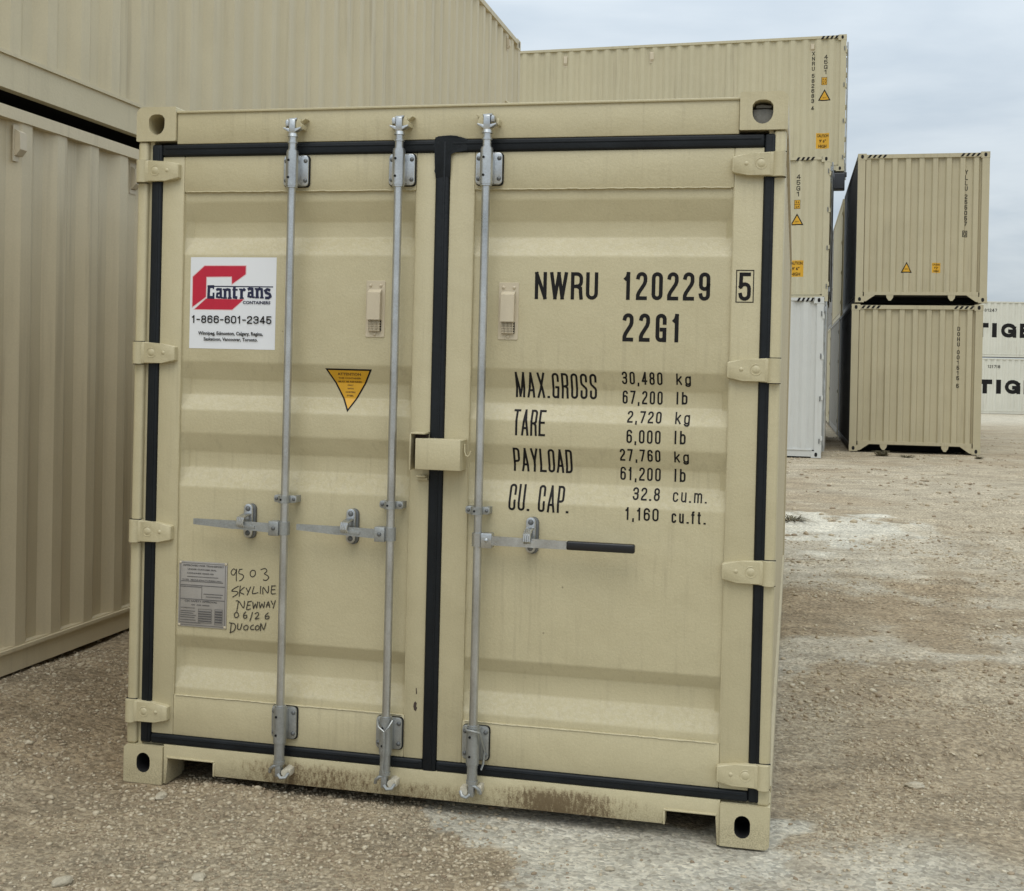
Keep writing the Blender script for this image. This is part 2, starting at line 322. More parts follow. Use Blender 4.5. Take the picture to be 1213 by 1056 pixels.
# ---- stroke lettering -------------------------------------------------------
def arc(cx, cy, rx, ry, a0, a1, n=7):
    return [(cx + rx*math.cos(math.radians(a0 + (a1-a0)*i/n)), cy + ry*math.sin(math.radians(a0 + (a1-a0)*i/n))) for i in range(n+1)]
RK = [4.4]
def glyph(ch, W, H):
    """centre-line strokes in a W x H box"""
    r = min(W/2, H/RK[0]); rx = W/2; m = .52*H
    top = lambda a0, a1: arc(W/2, H-r, rx, r, a0, a1); bot = lambda a0, a1: arc(W/2, r, rx, r, a0, a1)
    xh = .74*H
    G = {
     '0': [top(180, 0) + bot(0, -180) + [(0, H-r)]], 'O': None, 'Q': None,
     '1': [[(.62*W, 0), (.62*W, H)], [(.60*W, H*.99), (.40*W, H*.86), (.08*W, H*.80)]],
     '2': [top(180, 0) + [(W, .70*H), (.88*W, .58*H), (.15*W, .24*H), (0, .12*H), (0, 0)], [(0, 0), (W, 0)]],
     '3': [top(180, 0) + [(W, .64*H), (.85*W, .55*H), (.35*W, m)], [(.35*W, m), (.85*W, .49*H), (W, .40*H)] + bot(0, -180)],
     '4': [[(.74*W, 0), (.74*W, H)], [(.70*W, H), (0, .25*H)], [(0, .25*H), (W*1.08, .25*H)]],
     '5': [[(W*.97, H), (.06*W, H)], [(.07*W, H), (.02*W, .5*H)], [(.02*W, .50*H)] + arc(W/2, .60*H-r, rx, r, 150, 0) + bot(0, -180)],
     '6': [top(0, 180) + bot(180, 360) + arc(W/2, .60*H-r, rx, r, 0, 180)],
     '7': [[(0, H), (W, H)], [(W, H), (.72*W, .55*H), (.32*W, 0)]],
     '8': [arc(W/2, H-r, rx*.93, r, -90, 270)[:] if 0 else arc(W/2, H-r, rx*.93, r, 0, 180) + arc(W/2, m+r*.95, rx*.93, r*.95, 180, 360) + [(W/2+rx*.93, H-r)],
           arc(W/2, m-r, rx, r, 0, 180) + bot(180, 360) + [(W, m-r)]],
     '9': [bot(180, 360) + top(0, 180) + arc(W/2, .40*H+r, rx, r, 180, 360)],
     'N': [[(0, 0), (0, H)], [(0, H), (W, 0)], [(W, 0), (W, H)]],
     'W': [[(0, H), (.25*W, 0)], [(.25*W, 0), (.5*W, H)], [(.5*W, H), (.75*W, 0)], [(.75*W, 0), (W, H)]],
     'R': [[(0, 0), (0, H)], [(0, H), (.5*W, H)] + arc(W/2, H-r, rx, r, 90, 0)[1:] + arc(W/2, .48*H+r, rx, r, 0, -90) + [(0, .48*H)], [(.55*W, .48*H), (.93*W, .40*H), (.96*W, .2*H), (W*1.02, 0)]],
     'P': [[(0, 0), (0, H)], [(0, H), (.5*W, H)] + arc(W/2, H-r, rx, r, 90, 0)[1:] + arc(W/2, .42*H+r, rx, r, 0, -90) + [(0, .42*H)]],
     'D': [[(0, 0), (0, H)], [(0, H), (.4*W, H)] + arc(W/2, H-r, rx, r, 90, 0)[1:] + bot(0, -90) + [(0, 0)]],
     'B': [[(0, 0), (0, H)], [(0, H), (.5*W, H)] + arc(W/2, H-r, rx, r, 90, 0)[1:] + arc(W/2, m+r, rx, r, 0, -90) + [(0, m)], [(.4*W, m)] + arc(W/2, m-r, rx, r, 90, 0) + bot(0, -90) + [(0, 0)]],
     'U': [[(0, H)] + bot(180, 360) + [(W, H)]],
     'G': [[(W, .71*H)] + top(0, 180) + bot(180, 325), [(W, .43*H), (W, 0)], [(W, .43*H), (.60*W, .43*H)]],
     'C': [[(W, .64*H)] + top(0, 180) + bot(180, 360) + [(W, .36*H)]],
     'S': [[(W, .72*H)] + top(0, 180) + [(0, .66*H), (.12*W, .58*H), (.88*W, .42*H), (W, .34*H)] + bot(0, -180) + [(0, .28*H)]],
     'M': [[(0, 0), (0, H)], [(0, H), (.5*W, .02*H)], [(.5*W, .02*H), (W, H)], [(W, H), (W, 0)]],
     'A': [[(0, 0), (.5*W, H)], [(.5*W, H), (W, 0)], [(.17*W, .27*H), (.83*W, .27*H)]],
     'X': [[(0, 0), (W, H)], [(0, H), (W, 0)]],
     'T': [[(W/2, 0), (W/2, H)], [(-.02*W, H), (1.02*W, H)]],
     'E': [[(0, 0), (0, H)], [(0, H), (W, H)], [(0, m), (.9*W, m)], [(0, 0), (W, 0)]],
     'F': [[(0, 0), (0, H)], [(0, H), (W, H)], [(0, m), (.9*W, m)]],
     'L': [[(0, 0), (0, H)], [(0, 0), (W, 0)]], 'I': [[(W/2, 0), (W/2, H)]],
     'H': [[(0, 0), (0, H)], [(W, 0), (W, H)], [(0, m), (W, m)]],
     'K': [[(0, 0), (0, H)], [(0, .4*H), (W, H)], [(.3*W, .55*H), (W, 0)]],
     'Y': [[(0, H), (.5*W, .45*H)], [(W, H), (.5*W, .45*H)], [(.5*W, .45*H), (.5*W, 0)]],
     '.': [[(W/2-.001, 0), (W/2+.001, 0)]], ',': [[(W*.6, .03*H), (W*.4, -.16*H)]], '/': [[(0, 0), (W, H)]], '-': [[(0, .45*H), (W, .45*H)]],
     'k': [[(0, 0), (0, H)], [(.05*W, .28*H), (W*.95, xh)], [(.35*W, .44*H), (W, 0)]],
     'g': [[(W, xh)] + [(W, .02*H)] + arc(W/2, -.06*H, rx, .14*H, 0, -170), arc(W/2, xh-r, rx, r, 0, 180) + arc(W/2, r, rx, r, 180, 360) + [(W, xh-r)]],
     'l': [[(W/2, 0), (W/2, H)]], 'b': [[(0, 0), (0, H)], arc(W/2, xh-r, rx, r, 180, 0) + arc(W/2, r, rx, r, 0, -180)],
     'c': [arc(W/2, xh-r, rx, r, 10, 180) + arc(W/2, r, rx, r, 180, 350)],
     'u': [[(0, xh)] + arc(W/2, r, rx, r, 180, 360), [(W, xh), (W, 0)]],
     'm': [[(0, 0), (0, xh)], [(0, xh-r)] + arc(W/4, xh-W/4, W/4, W/4, 180, 0) + [(W/2, 0)], arc(3*W/4, xh-W/4, W/4, W/4, 180, 0) + [(W, 0)]],
     'f': [arc(W*.85, H-.5*r, W*.45, .5*r, 90, 180) + [(.4*W, 0)], [(0, xh), (.9*W, xh)]],
     't': [[(.4*W, H*.95)] + arc(.85*W, .5*r, W*.45, .5*r, 180, 270), [(0, xh), (.95*W, xh)]],
     ' ': [],
    }
    G['O'] = G['0']; G['Q'] = G['0']
    return G[ch]
WF = {'W': 1.5, 'M': 1.35, 'm': 1.5, '.': .35, ',': .38, 'l': .3, 'I': .35, '1': .72, ' ': .75, '-': .7, 'f': .7, 't': .7, 'A': 1.12, 'X': 1.1, 'Y': 1.1, 'T': 1.0}
class Flat:
    """collects flat print as 2-D faces, every stroke a hair above the last"""
    def __init__(s): s.v = []; s.f = []; s.m = []; s.k = 0; s.cuts = []
    def poly(s, pts, mi=0, lift=None):
        s.k += 1; b = len(s.v); z = s.k if lift is None else lift
        s.v += [(p[0], p[1], z) for p in pts]; s.f.append(list(range(b, b+len(pts)))); s.m.append(mi)
    def ribbon(s, pts, t, mi=0, cap=True):
        P = [np.array(p, float) for p in pts]; Q = [P[0]]
        for p in P[1:]:
            if np.linalg.norm(p - Q[-1]) > 1e-7: Q.append(p)
        P = Q
        if len(P) < 2: return
        closed = np.linalg.norm(P[0]-P[-1]) < 1e-6
        s.k += 1; b = len(s.v); n = len(P)
        for i in range(n):
            d0 = P[i]-P[i-1] if i > 0 else (P[0]-P[-2] if closed else P[1]-P[0]); d1 = P[i+1]-P[i] if i < n-1 else (P[1]-P[0] if closed else P[i]-P[i-1])
            d0 = d0/np.linalg.norm(d0); d1 = d1/np.linalg.norm(d1); d = d0+d1
            if np.linalg.norm(d) < .2: d = d1
            d = d/np.linalg.norm(d); nn = np.array([-d[1], d[0]]); c = max(.45, nn @ np.array([-d1[1], d1[0]]))
            q = P[i].copy()
            if cap and not closed:
                if i == 0: q = q - d1*t/2
                if i == n-1: q = q + d0*t/2
            s.v += [(*(q + nn*t/2/c), s.k), (*(q - nn*t/2/c), s.k)]
        for i in range(n-1):
            s.f.append([b+2*i, b+2*i+1, b+2*i+3, b+2*i+2]); s.m.append(mi)
    def text(s, st, x0, z0, x1, z1, t, mi=0, gap=None, slant=0., base=None):
        """string fitted in the box; t = stroke width"""
        H = z1 - z0; gap = t*.9 if gap is None else gap
        tot = sum(WF.get(c, 1.) for c in st); cw = ((x1-x0) - gap*(len(st)-1))/tot; x = x0
        for c in st:
            if c != ' ': s.cuts.append(len(s.f))
            w = cw*WF.get(c, 1.); iw = max(w - t, .001)
            for stroke in glyph(c, iw, H - t):
                s.ribbon([(x + t/2 + p[0] + slant*p[1], z0 + t/2 + p[1]) for p in stroke], t, mi)
            x += w + gap
    def word(s, *a, **k):
        """like text, remembering where each character's faces start"""
        s.text(*a, **k)
    def bfont(s, st, x0, z0, x1, z1, mi=0, off=0.):
        cu = bpy.data.curves.new('t', 'FONT'); cu.body = st; cu.offset = off; cu.resolution_u = 2; cu.fill_mode = 'FRONT'
        ob = bpy.data.objects.new('t', cu); COL.objects.link(ob)
        dg = bpy.context.evaluated_depsgraph_get(); me = bpy.data.meshes.new_from_object(ob.evaluated_get(dg))
        co = np.array([v.co[:2] for v in me.vertices])
        if len(co):
            mn = co.min(0); mx_ = co.max(0); s.k += 1; b = len(s.v)
            co = (co - mn)/(mx_ - mn)*np.array([x1-x0, z1-z0]) + np.array([x0, z0])
            s.v += [(c[0], c[1], s.k) for c in co]
            for p in me.polygons: s.f.append([b + i for i in p.vertices]); s.m.append(mi)
        bpy.data.objects.remove(ob); bpy.data.curves.remove(cu); bpy.data.meshes.remove(me)
    def rect(s, x0, z0, x1, z1, mi=0): s.poly([(x0, z0), (x1, z0), (x1, z1), (x0, z1)], mi)
    def frame(s, x0, z0, x1, z1, t, mi=0):
        s.rect(x0, z0, x1, z0+t, mi); s.rect(x0, z1-t, x1, z1, mi); s.rect(x0, z0+t, x0+t, z1-t, mi); s.rect(x1-t, z0+t, x1, z1-t, mi)
    def split(s, name, mats, parent, mapf, breaks=None, axis=0, step=.00006):
        """one object per character"""
        cs = s.cuts + [len(s.f)]
        for a, b in zip(cs, cs[1:]):
            q = Flat(); used = {}
            for f, mi in zip(s.f[a:b], s.m[a:b]):
                nf = []
                for i in f:
                    if i not in used: used[i] = len(q.v); q.v.append(s.v[i])
                    nf.append(used[i])
                q.f.append(nf); q.m.append(mi)
            k0 = min(v[2] for v in q.v) if q.v else 0
            q.v = [(v[0], v[1], v[2] - k0) for v in q.v]
            q.done(name, mats, parent, mapf, breaks, axis, step)
    def done(s, name, mats, parent, mapf, breaks=None, axis=0, step=.00006, label=None):
        """mapf(a,b,lift)->xyz ; breaks = positions on axis where the surface bends"""
        bm = bmesh.new(); vs = [bm.verts.new(p) for p in s.v]
        for f, mi in zip(s.f, s.m):
            try: bm.faces.new([vs[i] for i in f]).material_index = mi
            except ValueError: pass
        for b in (breaks or []):
            co = [0, 0, 0]; co[axis] = b; no = [0, 0, 0]; no[axis] = 1
            bmesh.ops.bisect_plane(bm, geom=bm.verts[:] + bm.edges[:] + bm.faces[:], plane_co=co, plane_no=no, dist=1e-6)
        for v in bm.verts: v.co = mapf(v.co.x, v.co.y, .0008 + v.co.z*step)
        o_ = build(name, bm, mats, parent, label=label)
        if name in ('lettering', 'handwriting', 'hazard_stripe', 'small_print'): o_['kind'] = 'stuff'
        return o_

# ------------------------------------------------------------------ hero container (doors towards the camera)
HW, HH, HL = 2.438, 2.591, 6.058
HX, HY, HZ, HYAW = -1.4688, 4.7455, -.0018, -.2248
hero = empty('shipping_container', (HX, HY, HZ), (0, 0, 0))
hero.rotation_mode = 'XYZ'; hero.matrix_world = Matrix.Translation((HX, HY, HZ)) @ Matrix.Rotation(HYAW, 4, 'Z') @ Matrix.Rotation(.0053, 4, 'Y') @ Matrix.Rotation(-.0008, 4, 'X')
tag(hero, 'beige container in the foreground, closed doors with grey locking bars and black capacity lettering', 'shipping container')
DV = [(.345, 0), (.375, 0), (.45, .036), (.525, .036), (.576, 0), (1.146, 0), (1.22, .036), (1.28, .036), (1.352, 0), (1.44, 0), (1.50, .036), (1.557, .036), (1.625, 0), (2.03, 0), (2.099, .036), (2.157, .036), (2.232, 0), (2.268, 0)]
DVf = pf(DV); DW0 = .021      # panel's outer face
FW = .012                     # frame face

def extr_x(bm, prof, x0, x1, d0, nx=1, mi=0, round_=.006, close=0.):
    """horizontal corrugation: prof (z, depth) extruded along x; bends softened"""
    pts = []
    for i, (z, d) in enumerate(prof):
        if 0 < i < len(prof)-1:
            for o_, (pz, pd) in ((-1, prof[i-1]), (1, prof[i+1])):
                L_ = math.hypot(pz - z, pd - d); k = min(round_/L_, .45)
                if o_ == -1: pts.append((z + (pz-z)*k, d + (pd-d)*k)); pts.append((z + (pz-z)*k*.25 + (prof[i+1][0]-z)*.25*min(round_/math.hypot(prof[i+1][0]-z, prof[i+1][1]-d), .45), d + (pd-d)*k*.25 + (prof[i+1][1]-d)*.25*min(round_/math.hypot(prof[i+1][0]-z, prof[i+1][1]-d), .45)))
                else: pts.append((z + (pz-z)*k, d + (pd-d)*k))
        else: pts.append((z, d))
    # columns: at both ends the hollows run out in a short slope (close)
    xs = [x0, x0 + close, x1 - close, x1] if close else [x0, x1]
    grid = []
    for j, x in enumerate(xs):
        s = 0.18 if close and j in (0, len(xs)-1) else 1.
        grid.append([bm.verts.new((x, d0 + d*s, z)) for z, d in pts])
    for a, b in zip(grid, grid[1:]):
        for i in range(len(pts)-1): bm.faces.new((a[i], b[i], b[i+1], a[i+1])).material_index = mi

def front_map(surf=None):
    def f(a, b, l):
        d = (DW0 + DVf(b)) if surf is None else surf
        return Vector((a, d - l, b))
    return f
BRK = [p[0] for p in DV]

def make_door(u0, u1, i0, i1, label):
    v0, v1, j0, j1 = .193, 2.403, .348, 2.267
    bm = bmesh.new(); extr_x(bm, DV, i0 - .004, i1 + .004, DW0, close=.028)
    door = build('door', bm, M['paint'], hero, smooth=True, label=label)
    for (a, b, c, d, n_) in ((u0, v0, i0, v1, 'door_stile'), (i1, v0, u1, v1, 'door_stile'), (i0, j1, i1, v1, 'door_rail'), (i0, v0, i1, j0, 'door_rail')):
        bm = bmesh.new(); e = .0008 if n_ == 'door_rail' else 0
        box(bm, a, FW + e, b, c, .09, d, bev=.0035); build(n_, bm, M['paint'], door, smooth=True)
    # thin weld bead along the panel edge
    bm = bmesh.new()
    for z in (j0 - .001, j1 + .001):
        pts = [(i0 + .01 + (i1-i0-.02)*k/60, FW - .0002, z + random.uniform(-.0012, .0012)) for k in range(61)]
        path_tube(bm, pts, .0022, seg=6)
    for x in (i0, i1):
        pts = [(x + random.uniform(-.0008, .0008), FW + .001, j0 + (j1-j0)*k/60) for k in range(61)]
        path_tube(bm, pts, .0016, seg=6)
    build('weld_seam', bm, M['paint'], door, smooth=True)
    return door
doorL = make_door(.106, 1.194, .196, 1.121, 'left door leaf with two locking bars and white sticker')
doorR = make_door(1.247, 2.362, 1.340, 2.262, 'right door leaf with one locking bar and capacity lettering')

def gasket(parent, x0, z0, x1, z1, vert):
    bm = bmesh.new(); box(bm, x0, .004, z0, x1, .08, z1, bev=.008, seg=3)
    # a ridge down the middle as rubber door seals have
    if vert: box(bm, (x0+x1)/2 + .004, .0015, z0+.012, (x0+x1)/2 + .011, .006, z1-.012, bev=.0012)
    else: box(bm, x0+.012, .0015, (z0+z1)/2 + .004, x1-.012, .006, (z0+z1)/2 + .010, bev=.0012)
    for v in bm.verts:
        v.co.y += .0025*mnoise.noise(v.co*6)
    return build('gasket', bm, M['rubber'], parent, smooth=True)
gasket(doorL, .063, .155, .1055, 2.449, True); gasket(doorR, 2.3625, .155, 2.404, 2.449, True)
gasket(doorL, .106, 2.4035, 1.196, 2.449, False); gasket(doorR, 1.246, 2.4035, 2.362, 2.449, False)
gasket(doorL, .106, .155, 1.196, .1925, False); gasket(doorR, 1.246, .155, 2.362, .1925, False)
gasket(doorR, 1.1945, .150, 1.2465, 2.452, True)
bm = bmesh.new()      # torn flap of the seal over the door joint
prism(bm, [(1.192, 2.440), (1.188, 2.450), (1.190, 2.459), (1.200, 2.457), (1.214, 2.462), (1.25, 2.463), (1.272, 2.461), (1.286, 2.453), (1.312, 2.449), (1.312, 2.404), (1.262, 2.4035), (1.249, 2.395), (1.2485, 2.345), (1.2475, 2.31), (1.1945, 2.31), (1.1935, 2.335), (1.190, 2.345), (1.1895, 2.385)], .002, .02, bev=.0035)
for v in bm.verts: v.co.y += .004*mnoise.noise(v.co*38); v.co.x += .0015*mnoise.noise(v.co*30)
build('torn_gasket_flap', bm, M['rubber'], doorR, smooth=True, label='crumpled black rubber flap at the top of the door joint')

# posts, header, sill
for sgn, x0 in ((0, 0.), (1, HW)):
    s = 1 if sgn == 0 else -1; X = lambda a: x0 + s*a
    bm = bmesh.new()
    a, b = sorted((X(.004), X(.046))); box(bm, a, .002, .146, b, .16, 2.461, bev=.012, seg=3)
    a, b = sorted((X(.046), X(.0625))); box(bm, a, .022, .146, b, .16, 2.461)
    p = build('corner_post', bm, M['paint'], hero, smooth=True)
bm = bmesh.new(); box(bm, .165, .006, 2.4495, 2.275, .12, 2.568, bev=.004); box(bm, .165, -.001, 2.566, 2.275, .12, 2.5745, bev=.002)
header = build('door_header', bm, M['paint'], hero, smooth=True)
bm = bmesh.new()
top_edge = .1547
prism(bm, [(.1635, top_edge), (.1635, .004), (.177, .004), (.179, .110), (.371, .110), (.375, .052), (2.074, .052), (2.078, .106), (2.257, .106), (2.259, -.002), (2.2695, -.002), (2.2695, top_edge)], .004, .13, bev=.003)
box(bm, .0, .03, .1455, .167, .12, top_edge); box(bm, 2.271, .03, .1455, 2.438, .12, top_edge)
sill = build('door_sill', bm, M['sillp'], hero, smooth=True)
for q in ((.1785, .104, .3765, .1105), (.3705, .052, .3785, .1035), (2.0735, .052, 2.0815, .0995), (2.076, .100, 2.2575, .1065)):
    bm = bmesh.new(); box(bm, q[0], -.001, q[1], q[2], .06, q[3], bev=.002); build('fork_pocket_edge', bm, M['sillp'], hero, smooth=True)
for q in ((.17, .40), (2.05, 2.27)):      # dark plate added to stand in for the shade inside each pocket
    bm = bmesh.new(); box(bm, q[0], .30, .0, q[1], .34, .125); build('pocket_shade', bm, M['wood'], hero)

# corner castings
def casting(parent, x0, z0, x1, z1, cx, cz, hw, hh, rad, dark=0, y0=-.004, y1=.178, m_=None, name='corner_casting', flat_top=False):
    bm = bmesh.new(); inner = stadium(cx, cz, hw, hh) if not flat_top else None
    if flat_top:       # D-shaped opening: flat shoulders, round bottom
        inner = [(cx+hw/2, cz+hh*.28), (cx+hw*.36, cz+hh*.44), (cx+hw*.15, cz+hh*.5), (cx-hw*.15, cz+hh*.5), (cx-hw*.36, cz+hh*.44), (cx-hw/2, cz+hh*.28)] + \
                [(cx - hw/2*math.cos(a), cz - hh*.02 - hh*.48*math.sin(a)) for a in [PI*k/10 for k in range(11)]]
    holed(bm, rrect(x0, z0, x1, z1, rad), inner, y0, y1, y0 + .15, 0, 1, dark)
    # a lip a few millimetres deep around the opening
    n = len(inner)
    return build(name, bm, [m_ or M['sillp'], M['hole']], parent, smooth=True)
casting(hero, 0, 2.461, .164, 2.591, .084, 2.524, .066, .078, [.004, .004, .006, .026], m_=M['paint'], flat_top=True)
casting(hero, HW-.162, 2.461, HW, 2.591, HW-.085, 2.522, .070, .082, [.004, .004, .026, .006], m_=M['paint'], flat_top=True)
bm = bmesh.new(); u_, v_ = HW-.085, 2.522
prism(bm, [(u_-.034, v_-.036), (u_+.034, v_-.036), (u_+.034, v_+.012), (u_+.010, v_+.016), (u_-.034, v_+.013)], .026, .05, bev=.004)
prism(bm, [(u_-.026, v_+.020), (u_+.028, v_+.019), (u_+.030, v_+.028), (u_-.006, v_+.033), (u_-.024, v_+.029)], .034, .05, bev=.003)
M['iron'] = mat('rough_cast_iron', (.17, .165, .15), .7, bump=.003, bscale=90, var=.25, vscale=40)
build('casting_insert', bm, M['iron'], hero, smooth=True)
casting(hero, 0, 0, .162, .146, .083, .080, .056, .076, [.008, .004, .004, .018], 1)
casting(hero, HW-.168, 0, HW, .148, HW-.092, .072, .054, .078, [.004, .018, .004, .004], 1)
for x in (0, HW-.162):
    for z in (0, 2.473):
        casting(hero, x, z, x+.162, z+.118, x+.081, z+.059, .06, .075, .008, y0=HL-.178, y1=HL)

# hinges -------------------------------------------------------------
def hinge(door, side, v, tilt):
    bm = bmesh.new(); s = 1 if side == 0 else -1; x0 = 0 if side == 0 else HW; X = lambda a: x0 + s*a
    pts = [(.048, -.041), (.13, -.041 + tilt*.004), (.176, -.030), (.183, -.024), (.183, .024), (.176, .029), (.12, .037), (.048, .042)]
    pts = [(X(a), v + b) for a, b in pts]
    if s < 0: pts = pts[::-1]
    prism(bm, pts, -.0125, .013, bev=.004)
    # knuckle wrapped round the post edge
    tube(bm, (X(.026), -.002, v - .042), (X(.026), -.002, v + .042), .022, seg=18)
    a, b = sorted((X(.026), X(.056))); box(bm, a, -.0135, v-.0405, b, .008, v+.0405, bev=.003)
    a, b = sorted((X(.003), X(.026))); box(bm, a, -.008, v-.0405, b, .05, v+.0405, bev=.004)
    for a, r in ((.085, .014), (.135, .0075)):
        dome(bm, X(a), -.0125, v + .002, r, .003, 12)
    # cast ring round the bigger boss
    path_tube(bm, [(X(.085) + .019*math.cos(k*PI/8), -.0125, v + .002 + .019*math.sin(k*PI/8)) for k in range(3, 16)], .0016, 5)
    build('hinge', bm, M['paint'], door, smooth=True)
    # dark parting gaps of the pin above and below
    bm = bmesh.new()
    for zz in (-.0435, .0435):
        bm = bmesh.new(); a, b = sorted((X(.002), X(.047))); box(bm, a, .0012, v+zz-.0014, b, .01, v+zz+.0014)
        build('hinge_gap', bm, M['hole'], door)
for v in (2.346, 1.652, .968, .277): hinge(doorL, 0, v, 1)
for v in (2.343, 1.640, .948, .250): hinge(doorR, 1, v, 1)

# locking bars ---------------------------------------------------------
BW = -.038            # bar axis depth
def bar(door, u, dull_low, label):
    bm = bmesh.new(); tube(bm, (u, BW, .235), (u, BW, 2.395), .0152, seg=24)
    return build('locking_bar', bm, M['galv'], door, smooth=True, label=label)
def bracket(door, u, v0, v1, m_, sx=0.):
    bm = bmesh.new()
    prism(bm, rrect(u-.049+sx, v0, u+.049+sx, v1, .014), -.004, .004, bev=.0025)
    prism(bm, rrect(u-.050+sx, v0-.003, u+.0518+sx, v1+.001, .014), .0045, FW+.0005, 2)
    vm = (v0+v1)/2
    tube(bm, (u, BW, v0 - .004), (u, BW, v1 + .006), .0235, seg=24)
    tube(bm, (u, BW, v0 - .010), (u, BW, v0 - .002), .0215, seg=20); tube(bm, (u, BW, v1 + .004), (u, BW, v1 + .012), .0215, seg=20)
    box(bm, u-.021, BW, v0+.004, u+.021, -.002, v1-.004, bev=.003)
    for sx_ in (-1, 1):
        for z in (v0 + .021, v1 - .021): dome(bm, u + sx + sx_*.038, -.004, z, .0085, .007, 10, 1)
    for z in (v0 + .026, v1 - .026):
        tube(bm, (u-.006, BW-.0252, z), (u-.006, BW-.018, z), .0046, seg=10, mi=2)
    return build('bar_bracket', bm, [m_, M['bolt'], M['hole']], door, smooth=True)
def cam_top(door, u, v, m_, flip):
    s = -1 if flip else 1
    bm = bmesh.new()
    tube(bm, (u, BW, v-.105), (u, BW, v-.034), .0165, .015, 16); tube(bm, (u, BW, v-.066), (u, BW, v-.060), .019, seg=16)
    tube(bm, (u, BW, v-.042), (u, BW, v-.030), .0195, .017, 16)
    # claw head: hub, two swept prongs and a hooked upper jaw
    box(bm, u-.013, BW-.014, v-.032, u+.013, BW+.016, v+.022, bev=.005)
    for q in (-1, 1):
        prism(bm, [(u+q*.004, v-.030), (u+q*.034, v-.014), (u+q*.036, v-.007), (u+q*.012, v-.012)][::(1 if q > 0 else -1)], BW-.012, BW+.012, bev=.002)
    prism(bm, [(u-s*.014, v-.004), (u-s*.027, v-.002), (u-s*.028, v+.017), (u-s*.020, v+.022), (u-s*.013, v+.016)][::(-1 if s > 0 else 1)], BW-.010, BW+.016, bev=.003)
    prism(bm, [(u-.014, v+.016), (u+.016, v+.019), (u+.018, v+.027), (u-.016, v+.025)], BW-.008, BW+.014, bev=.002)
    build('bar_cam', bm, m_, door, smooth=True)
def keeper(parent, u, v, flip, m_=None, up=1):
    """painted cam keeper welded on header or sill"""
    s = -1 if flip else 1; bm = bmesh.new()
    prism(bm, [(u+s*.012, v-.010), (u+s*.036, v-.012), (u+s*.037, v+.002), (u+s*.026, v+.012), (u+s*.020, v+.028), (u+s*.014, v+.014)][::(1 if s > 0 else -1)], -.045, .006, bev=.003)
    prism(bm, [(u+s*.030, v+.014), (u+s*.046, v+.026), (u+s*.043, v+.030), (u+s*.026, v+.022)][::(1 if s > 0 else -1)], -.03, .006, bev=.002)
    build('cam_keeper', bm, m_ or M['paint'], parent, smooth=True); bm = bmesh.new()
    box(bm, min(u-s*.040, u-s*.030), -.03, v-.012, max(u-s*.040, u-s*.030), .006, v+.012, bev=.003)
    build('cam_keeper', bm, m_ or M['paint'], parent, smooth=True)
def cam_low(door, u, v, m_, flip):
    s = -1 if flip else 1; bm = bmesh.new()
    tube(bm, (u, BW, v+.030), (u, BW, v+.105), .0185, .0195, 16); tube(bm, (u, BW, v+.022), (u, BW, v+.034), .021, seg=16)
    box(bm, u-.011, BW-.016, v-.024, u+.011, BW+.016, v+.028, bev=.005)
    path_tube(bm, [(u+s*.004, BW-.010, v+.020), (u-s*.016, BW-.012, v+.016), (u-s*.030, BW-.010, v+.004), (u-s*.034, BW-.004, v-.010)], .0065, 8)
    path_tube(bm, [(u+s*.002, BW-.014, v-.012), (u+s*.014, BW-.018, v-.024), (u+s*.032, BW-.014, v-.022), (u+s*.040, BW-.006, v-.006)], .0065, 8)
    build('bar_cam', bm, m_, door, smooth=True)
    bm = bmesh.new()
    tube(bm, (u+s*.026, -.048, v-.006), (u+s*.026, .006, v-.006), .0135, .015, 10)
    box(bm, min(u+s*.030, u+s*.044), -.035, v-.022, max(u+s*.030, u+s*.044), .006, v+.004, bev=.003)
    build('cam_keeper', bm, M['keep'], sill, smooth=True)
    if s < 0:
        bm = bmesh.new(); box(bm, u+.018, -.04, v-.014, u+.036, .006, v+.016, bev=.004); build('cam_keeper', bm, M['keep'], sill, smooth=True)
M['keep'] = mat('pale_keeper_paint', (.52, .48, .38), .5, var=.15, vscale=40, bump=.001, bscale=150)
def mid_guide(door, u, v):
    bm = bmesh.new(); prism(bm, rrect(u-.045, v-.014, u+.045, v+.014, .010), BW+.010, BW+.018, bev=.002)
    box(bm, u-.043, BW+.014, v-.012, u-.026, FW+.02, v+.012); box(bm, u+.026, BW+.014, v-.012, u+.043, FW+.02, v+.012)
    tube(bm, (u, BW, v-.0135), (u, BW, v+.0135), .0215, seg=18)
    for q in (-1, 1): dome(bm, u+q*.034, BW+.010, v, .0068, .005, 10, 1)
    tube(bm, (u-.004, BW-.0222, v), (u-.004, BW-.015, v), .0042, seg=10, mi=2)
    build('bar_guide', bm, [M['galvd'], M['bolt'], M['hole']], door, smooth=True)
def catch(door, u, v, open_):
    bm = bmesh.new()
    prism(bm, stadium(u+.006, v-.002, .040, .132), .008, DW0+.001, 1, bev=.002)          # backing plate
    prism(bm, stadium(u, v, .036, .128), -.004, .009, 0, bev=.003)
    dome(bm, u, -.004, v+.046, .0105, .008, 10, 1); dome(bm, u, -.004, v-.046, .0105, .008, 10, 1)
    # loop standing off to hold the handle
    path = [(u, -.004, v+.026), (u, -.030, v+.025), (u-.002, -.066, v+.018), (u-.002, -.070, v-.004), (u, -.062, v-.014)] if open_ else \
           [(u, -.002, v+.026), (u, -.046, v+.022), (u, -.068, v+.010), (u, -.070, v-.012), (u, -.052, v-.024)]
    for dx in (-.010, -.0035, .0035, .010): path_tube(bm, [(p[0]+dx, p[1], p[2]) for p in path], .0045, 6)
    box(bm, u-.011, -.03, v-.024, u+.011, .0, v-.016, bev=.002)
    build('handle_catch', bm, [M['galv'], M['bolt']], door, smooth=True)
